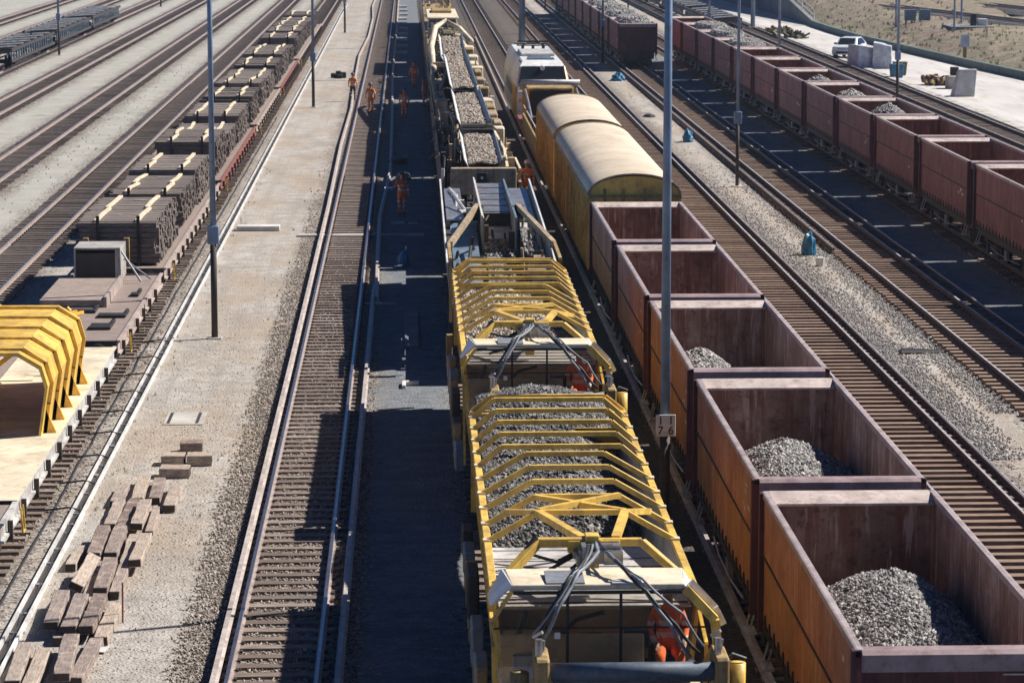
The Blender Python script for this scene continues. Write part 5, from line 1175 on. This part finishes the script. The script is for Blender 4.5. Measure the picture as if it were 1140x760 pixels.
clutter(c2, .6, 1.35, 1, 44, 90, 23, 'tan'); clutter(c2, -1.3, 1.2, 26, 47, 50, 75, 'tan', 1.6, 4.2); clutter(c2, .5, 1.3, 1, 44, 40, 76, 'lightgrey', 1.6, 4.0); clutter(c2, .7, 1.35, 1, 44, 40, 33, 'cream', 1.6, 3.6); clutter(c2, -1.35, -.6, 1, 44, 60, 25, 'dark', 1.4, 3.1); clutter(c2, -.7, .7, 26, 46, 40, 28, 'black', 1.4, 3.4); clutter(c2, -1.3, -.6, 30, 46, 20, 29, 'grey', 1.4, 3.5)
for i in range(3): MB().tube([(1.15, 10 + i * 7, 3.5), (1.3, 10 + i * 7, 3.5)], .42, 18).build('hose_reel', 'tan', c2)
r = random.Random(32); y = .5
while y < 45:
    l_ = r.uniform(1.0, 3.0); MB().box(.70 + r.uniform(0, .15), 1.15 + r.uniform(0, .2), y, y + l_, 2.9, 3.65 + r.uniform(0, .5)).build('casing', r.choice(['tan', 'cream', 'tan', 'yellow_old', 'lightgrey']), c2, bevel=.05); y += l_ + r.uniform(.1, .7)
for s in (-1, 1): MB().box(s * 1.36 - .02, s * 1.36 + .02, .5, 47, 1.42, 2.9).build('side_wall', 'dark', c2)
MB().tube([(-1.15, 26, 3.4), (-1.2, 36, 4.1), (-.9, 43, 4.9), (-.2, 45.5, 5.2), (.6, 44, 4.8), (1.2, 38, 4.3)], .17, 10).build('pipe', 'cream', c2, smooth=True)
r = random.Random(34); y = 1
while y < 40:
    l_ = r.uniform(.6, 2.0); MB().box(-1.3, -.85 + r.uniform(0, .2), y, y + l_, 2.2, 2.8 + r.uniform(0, .8)).build('housing', r.choice(['tan', 'dark', 'grey', 'cream', 'yellow_old']), c2, bevel=.05); y += l_ + r.uniform(.8, 3)
MB().box(-.5, .2, 43.5, 46.8, 3.6, 4.6).build('drive_housing', 'olive', c2, bevel=.1); MB().box(.25, .9, 42.5, 46.8, 3.4, 4.4).build('drive_housing', 'tan', c2, bevel=.1)
bogie(c2, 0, 3); bogie(c2, 0, 43)
bed('gravel heaped in the chute above the tan cross beam', 2.2, 3.2, 102.9, 112.6, lambda x, y: 3.6 + (y - 102.9) * .02 - abs(x - 2.7) * .08, 2600, .055, 'pebble_brown', nx=8, ny=30)
bed('gravel on the belt behind the chute, middle stretch', 2.17, 3.13, 115.2, 132, lambda x, y: 4.05 - abs(x - 2.65) * .15, 2600, .06, 'pebble_brown', nx=8, ny=30)
bed('gravel on the far white edged belt', 2.17, 3.08, 135.4, 159.4, lambda x, y: 4.12 - abs(x - 2.65) * .15, 2400, .07, 'pebble_brown', nx=8, ny=40)
bed('gravel on the farthest raised belt before the cream roofed cab', 2.1, 3.1, 163, 176, lambda x, y: 3.85 + (y - 163) * .043, 1200, .08, 'pebble_brown', nx=8, ny=20)
c3 = empty('cab_wagon', (2.6, 202.5, 0)); tag(c3, 'machine wagon at the top with a cream roofed driver cab and dark windows', 'cab wagon')
MB().box(-1.35, 1.35, -18, 90, 1.0, 1.4).build('underframe', 'dark', c3); MB().box(-1.3, 1.3, -17, 5, 1.42, 3.0).build('low_body', 'yellow_old', c3, bevel=.05); clutter(c3, -1.2, 1.2, -17, 4, 60, 90, 'tan', 2.9, 4.0); clutter(c3, -1.2, 1.2, -17, 4, 25, 91, 'dark', 2.9, 3.8)
MB().box(-1.35, 1.2, 6, 22, 1.4, 3.2).build('body', 'tan', c3, bevel=.04); MB().hexa([(-1.15, 6.3, 3.2), (1.05, 6.3, 3.2), (1.05, 14, 3.2), (-1.15, 14, 3.2)], [(-1.0, 7, 4.0), (.9, 7, 4.0), (.9, 14, 4.0), (-1.0, 14, 4.0)]).build('cab', 'tan', c3)
MB().plate([(-1.05, 6.28, 3.3), (.95, 6.28, 3.3), (.85, 6.85, 3.9), (-.95, 6.85, 3.9)], -.02).build('windscreen', 'glass_dark', c3)
MB().box(-1.2, 1.1, 6.9, 22, 4.0, 4.15).build('roof', 'cream', c3, bevel=.05); MB().box(-.8, .7, 14, 19, 4.15, 4.35).build('roof_unit', 'yellow_old', c3, bevel=.04)
MB().box(-1.3, 1.3, 24, 60, 1.4, 3.1).build('hopper_body', 'yellow_old', c3, bevel=.04); clutter(c3, -1.2, 1.1, 24, 60, 60, 50, 'tan', 3.0, 4.0); MB().box(-1.3, 1.3, 62, 90, 1.4, 3.4).build('rear_body', 'cream', c3, bevel=.04)
clutter(c3, .7, 1.4, 0, 8, 14, 60, 'cream'); clutter(c3, -1.3, 1.2, .5, 6, 24, 61, 'tan', 1.4, 3.5)
bogie(c3, 0, 4); bogie(c3, 0, 40)

# ------------------------------------------------------------------ workers
person((-3.5, 183.0, 0), R(180), 'worker walking away left of the middle track, orange jacket and dark trousers', 'hivis', 'trouser_dark', 'walk', 'helmet')
person((-2.25, 172.5, .05), R(185), 'worker in full orange walking on the sleepers of the middle track', 'hivis', 'hivis', 'walk', 'helmet')
person((-.23, 168.5, 0), R(175), 'slim worker in red orange standing in the shade, between the walkers and the train', 'hivis_red', 'hivis_red', 'stand', 'helmet')
person((.42, 195.4, 0), R(200), 'farthest worker in the shade, red orange, near the train', 'hivis_red', 'hivis_red', 'walk', 'helmet')
person((.95, 178.0, 0), R(90), 'worker standing right against the side of the train', 'hivis_red', 'hivis_red', 'stand', 'helmet')
person((-.28, 118.0, 0), R(20), 'nearest worker in the shade, holding a white sheet, dark and red clothes', 'hivis_red', 'hivis_red', 'stand', 'helmet', arm=-1)
o = MB().plate([(-.2, -.12, 0), (.12, -.12, 0), (.12, .1, .04), (-.2, .12, .04)], .006).build('paper_sheet', 'white', loc=(-.78, 117.6, 1.18)); tag(o, 'white sheet held out by the nearest worker in the shade', 'sheet of paper')
MB().box(1.36, 2.4, 14.6, 17.2, .55, .68).bar((1.5, 15, .9), (1.5, 15, .6), .06).build('side_step', 'dark', c1)
person((4.78, 115.6, .68), R(10), 'worker in bright orange right of the train beside the tan cross beam', 'hivis', 'hivis', 'stand', 'helmet_w')

# ------------------------------------------------------------------ right hand side beyond the maroon row
# low barrier, retaining wall, railing
pts = [(barx(y), y) for y in (110, 130, 150, 165, 180, 190, 200, 208, 217, 228, 239, 248, 256, 263, 270, 277, 284)]
m = MB()
for a, b_ in zip(pts, pts[1:]): m.bar((a[0], a[1], .25), (b_[0], b_[1], .25), .38, .62)
o = m.build('barrier', 'green_trim'); tag(o, 'low dark curved barrier between the pale road and the dry slope', 'barrier')
pts = [(barx(y), y) for y in range(284, 520, 8)]; m = MB(); top = lambda y: .5 + min(1, (y - 284) / 55) * 5.2
for a, b_ in zip(pts, pts[1:]): m.hexa([(a[0], a[1], -.1), (a[0] + .4, a[1], -.1), (b_[0] + .4, b_[1], -.1), (b_[0], b_[1], -.1)], [(a[0], a[1], top(a[1])), (a[0] + .4, a[1], top(a[1])), (b_[0] + .4, b_[1], top(b_[1])), (b_[0], b_[1], top(b_[1]))])
o = m.build('retaining_wall', 'wall_grey'); tag(o, 'dark grey concrete retaining wall rising to the left at the top right', 'retaining wall')
t = empty('railing', (0, 0, 0)); tag(t, 'pale railing climbing along the top of the retaining wall', 'railing')
for q in range(0, len(pts) - 1):
    a = pts[q]; MB().tube([(a[0] + .2, a[1], top(a[1])), (a[0] + .2, a[1], top(a[1]) + 1.1)], .05, 6).build('post', 'white', t)
for dz in (.55, 1.1): MB().tube([(p[0] + .2, p[1], top(p[1]) + dz) for p in pts], .04, 6).build('bar', 'white', t)
# tufts of dry grass
def tufts(label, pts, s0, s1, mat):
    V = []; F = []
    for x, y, z in pts:
        for _ in range(7):
            a = random.uniform(0, 6.28); h = random.uniform(s0, s1); l = h * random.uniform(.2, .7); w_ = h * .10; o_ = len(V)
            bx, by = x + random.uniform(-.12, .12) * s1 * 2, y + random.uniform(-.12, .12) * s1 * 2
            V += [(bx - math.sin(a) * w_, by + math.cos(a) * w_, z - .03), (bx + math.sin(a) * w_, by - math.cos(a) * w_, z - .03), (bx + math.cos(a) * l, by + math.sin(a) * l, z + h)]; F.append((o_, o_ + 1, o_ + 2))
    o = raw('grass_tufts', V, F, mat); tag(o, label, 'grass', kind='stuff')
MT['dry_grass'] = M('dry_grass', (.20, .17, .09), .9, 0, (.09, .09, .04), .6, .5); MT['weed'] = M('weed_green', (.13, .14, .06), .9, 0, (.2, .16, .08), .5, 1)
em_v = [v.co for v in em.data.vertices]; P_ = []
for _ in range(5200):
    v = em_v[random.randrange(40 * len(xs), len(em_v))]
    if v.y < 420 and barx(v.y) + 1 < v.x < barx(v.y) + 36: P_.append((v.x + random.uniform(-.5, .5), v.y + random.uniform(-1.5, 1.5), v.z))
tufts('dry grass and scrub growing on the embankment slope', P_, .07, .36, 'dry_grass')
tufts('small weeds along the edge of the trodden path', [(random.gauss(-4.05, .25), 48 + 90 * random.random() ** 1.4, 0) for _ in range(90)] + [(random.gauss(-6.85, .15), 50 + 90 * random.random(), 0) for _ in range(70)] + [(random.gauss(14.6, .4), 70 + 120 * random.random(), 0) for _ in range(90)] + [(random.gauss(-17, .8), 110 + 120 * random.random(), 0) for _ in range(150)], .04, .13, 'weed')
# car
def car(x, y, rz, label):
    t = empty('car', (x, y, 0), rz); tag(t, label, 'car')
    prof = [(-2.1, .35), (2.15, .35), (2.2, .7), (2.0, .98), (1.05, 1.08), (.35, 1.62), (-1.1, 1.66), (-1.95, 1.15), (-2.18, 1.0)]
    n = len(prof); m = MB()
    for s, w in ((-1, .86), (1, .86)):
        for px, pz in prof: m.v.append((s * (w if pz < 1.2 else w - .16), -px, pz))
    m.f = [tuple(range(n)), tuple(range(2 * n - 1, n - 1, -1))] + [(i, i + n, (i + 1) % n + n, (i + 1) % n) for i in range(n)]
    m.build('body', 'car_white', t, bevel=.06)
    MB().plate([(-.66, -1.02, 1.14), (.66, -1.02, 1.14), (.60, -.42, 1.58), (-.60, -.42, 1.58)], -.02).build('windscreen', 'glass_dark', t)
    for s in (-1, 1):
        MB().plate([(s * .872, -.75, 1.14), (s * .725, -.35, 1.56), (s * .725, .95, 1.58), (s * .872, 1.5, 1.14)], .02).build('side_window', 'glass_dark', t)
        MB().box(s * .62 - .16, s * .62 + .16, -2.2, -2.1, .68, .82).build('headlight', 'headlight', t, bevel=.02); MB().box(s * .98 - .1, s * .98 + .1, -.78, -.62, 1.1, 1.24).build('mirror', 'black', t, bevel=.02)
        for yy in (-1.3, 1.3):
            w_ = MB().tube([(s * .70, yy, .33), (s * .88, yy, .33)], .33, 20).build('wheel', 'tyre', t); MB().tube([(s * .881, yy, .33), (s * .89, yy, .33)], .19, 14).build('rim', 'steel', w_)
    MB().box(-.5, .5, -2.22, -2.18, .45, .62).build('grille', 'black', t); return t
car(35.3, 229.5, R(-24), 'white car parked on the pale road behind the sheeted stack')
def wrapped(x, y, w_, d, h, rz, label):
    m = MB(); r = random.Random(int(x * 10)); n = 5
    bm = bmesh.new(); bmesh.ops.create_cube(bm, size=1); bmesh.ops.subdivide_edges(bm, edges=bm.edges, cuts=5, use_grid_fill=True)
    for v in bm.verts:
        nn = mn.noise(v.co * 3 + Vector((x, 0, 0))); v.co = Vector((v.co.x * w_ * (1 + .1 * (.5 - v.co.z)), v.co.y * d, (v.co.z + .5) * h * (1 - .16 * (v.co.x + .5)))) + Vector((nn * .07, nn * .07, nn * .05 if v.co.z > -.4 else 0))
    me = bpy.data.meshes.new('sheeted_stack'); bm.to_mesh(me); bm.free(); me.materials.append(MT['fabric_white']); o = bpy.data.objects.new('sheeted_stack', me); COL.objects.link(o); o.location = (x, y, .01); o.rotation_euler = (0, 0, rz)
    tag(o, label, 'sheeted stack', 'sheeted stacks on the road')
wrapped(34.3, 216.5, 1.5, 2.0, 1.75, R(15), 'left half of the stack under pale blue plastic sheeting, next to the white car')
wrapped(35.75, 216.2, 1.3, 2.2, 1.95, R(-10), 'right half of the stack under pale blue plastic sheeting')
def bin_(x, y, label, mat): o = MB().hexa([(-.4, -.35, 0), (.4, -.35, 0), (.4, .35, 0), (-.4, .35, 0)], [(-.48, -.4, .9), (.48, -.4, .9), (.48, .4, .9), (-.48, .4, .9)]).box(-.5, .5, -.42, .42, .902, .98).build('container', mat, bevel=.03, loc=(x, y, .01)); tag(o, label, 'container', 'small containers')
bin_(35.6, 207.5, 'small dark green container beside the pole foot box', 'olive'); bin_(34.9, 204.8, 'small blue container in front of the dark green one', 'blue_plastic')
def scrap(x, y, s, label, seed, mat, mat2):
    t = empty('scrap_pile', (x, y, 0)); tag(t, label, 'scrap pile', 'scrap piles by the road'); r = random.Random(seed)
    for nm, mt in (('rusty_pieces', mat), ('bright_pieces', mat2)):
        m = MB()
        for i in range(34): a = (r.gauss(0, s * .5), r.gauss(0, s * .6), r.uniform(0, .35)); m.bar(a, (a[0] + r.uniform(-.5, .5), a[1] + r.uniform(-.5, .5), a[2] + r.uniform(-.05, .45)), r.uniform(.08, .35), r.uniform(.06, .3))
        m.build(nm, mt, t)
scrap(34.6, 268, 1.0, 'olive brown scrap pile on the pale road, left one', 1, 'olive', 'yellow_old'); scrap(35.0, 260, .9, 'dark scrap pile right beside the olive brown one', 2, 'olive', 'dark'); scrap(36.4, 197, .8, 'brown and ochre scrap pile before the concrete block', 3, 'hop_maroon_post', 'yellow_old')
o = MB().box(-.5, .5, -.6, .6, 0, .85).build('concrete_block', 'concrete', bevel=.03, loc=(36.9, 193.5, .01)); tag(o, 'grey concrete block with a black box on top', 'concrete block')
o = MB().box(-.25, .25, -.3, .3, 0, .55).build('black_box', 'black', bevel=.03, loc=(37.0, 194, .865)); tag(o, 'small black box standing on the grey concrete block', 'box')
o = MB().hexa([(-.6, -.5, 0), (.75, -.5, 0), (.75, .9, 0), (-.6, .9, 0)], [(-.25, -.1, 1.75), (.95, -.1, 1.75), (.95, .3, 1.75), (-.25, .3, 1.75)]).build('wedge_block', 'concrete_white', bevel=.03, loc=(36.0, 186.0, .01)); tag(o, 'tall leaning pale concrete wedge at the right edge', 'concrete wedge')
for i in range(46):
    y = 150 + i * 4.0; o = MB().box(-.28, .28, -1.92, 1.92, 0, .09).build('edge_slab', 'concrete', loc=(34.35 + random.uniform(-.04, .04), y, .012)); tag(o, 'concrete slab in the long row lining the pale road', 'slab', 'row of slabs along the road')
def cabinet(x, y, z, label):
    t = empty('relay_cabinet', (x, y, z)); tag(t, label, 'relay cabinet', 'cabinets on the slope'); MB().box(-.5, .5, -.3, .3, .5, 1.5).build('body', 'blue_grey', t, bevel=.03)
    for s in (-.4, .4): MB().box(s - .05, s + .05, -.05, .05, -.2, .5).build('leg', 'dark', t)
cabinet(45.8, 262, 1.0, 'left blue grey relay cabinet on the slope near the top'); cabinet(47.2, 262.5, 1.0, 'right blue grey relay cabinet on the slope near the top')
t = empty('platform_block', (49.5, 252, 1.0)); tag(t, 'grey platform block with a pale signal box on the slope', 'platform'); MB().box(-2.2, 1.6, -2, 2.4, -.3, .5).build('base', 'wall_grey', t, bevel=.03); MB().box(-.1, .35, -.3, .3, .5, 1.5).build('post', 'black', t); MB().box(.5, 1.3, -.3, .3, .5, 1.1).build('box', 'white', t, bevel=.03)
t = empty('sign_post', (43.6, 224.5, .2)); tag(t, 'small pale square sign on a brown post on the slope at the right', 'sign'); MB().box(-.14, .14, -.06, .06, 0, .9).build('post', 'yellow_old', t); MB().box(-.36, .36, -.08, .02, .9, 1.9).build('plate', 'fabric_white', t, bevel=.01)
for x, y, h, l in ((47.0, 247, 9, 'thin pole on the slope above the curved barrier'), (44.5, 262, 9, 'thin pole beside the relay cabinets'), (50.5, 262, 6, 'thin pole beside the grey platform block')):
    t = empty('light_pole', (x, y, .9)); tag(t, l, 'light pole', 'thin poles on the slope'); MB().tube([(0, 0, -.3), (0, 0, h)], .09, 8).build('mast', 'pole_blue', t); MB().box(-.3, .3, -.1, .1, h, h + .15).build('lamp_head', 'grey', t)

# ------------------------------------------------------------------ air
HAZE = .00014
m = bpy.data.materials.new('air'); m.use_nodes = True; t = m.node_tree; t.nodes.clear(); o = N(t, 'ShaderNodeOutputMaterial'); pv = N(t, 'ShaderNodeVolumePrincipled')
pv.inputs['Color'].default_value = (.62, .80, 1, 1); pv.inputs['Density'].default_value = HAZE; pv.inputs['Anisotropy'].default_value = .3; t.links.new(pv.outputs[0], o.inputs['Volume']); MT['air'] = m
hz = MB().box(-230, 270, -50, 910, -1.3, 28).build('haze', 'air'); hz['kind'] = 'stuff'
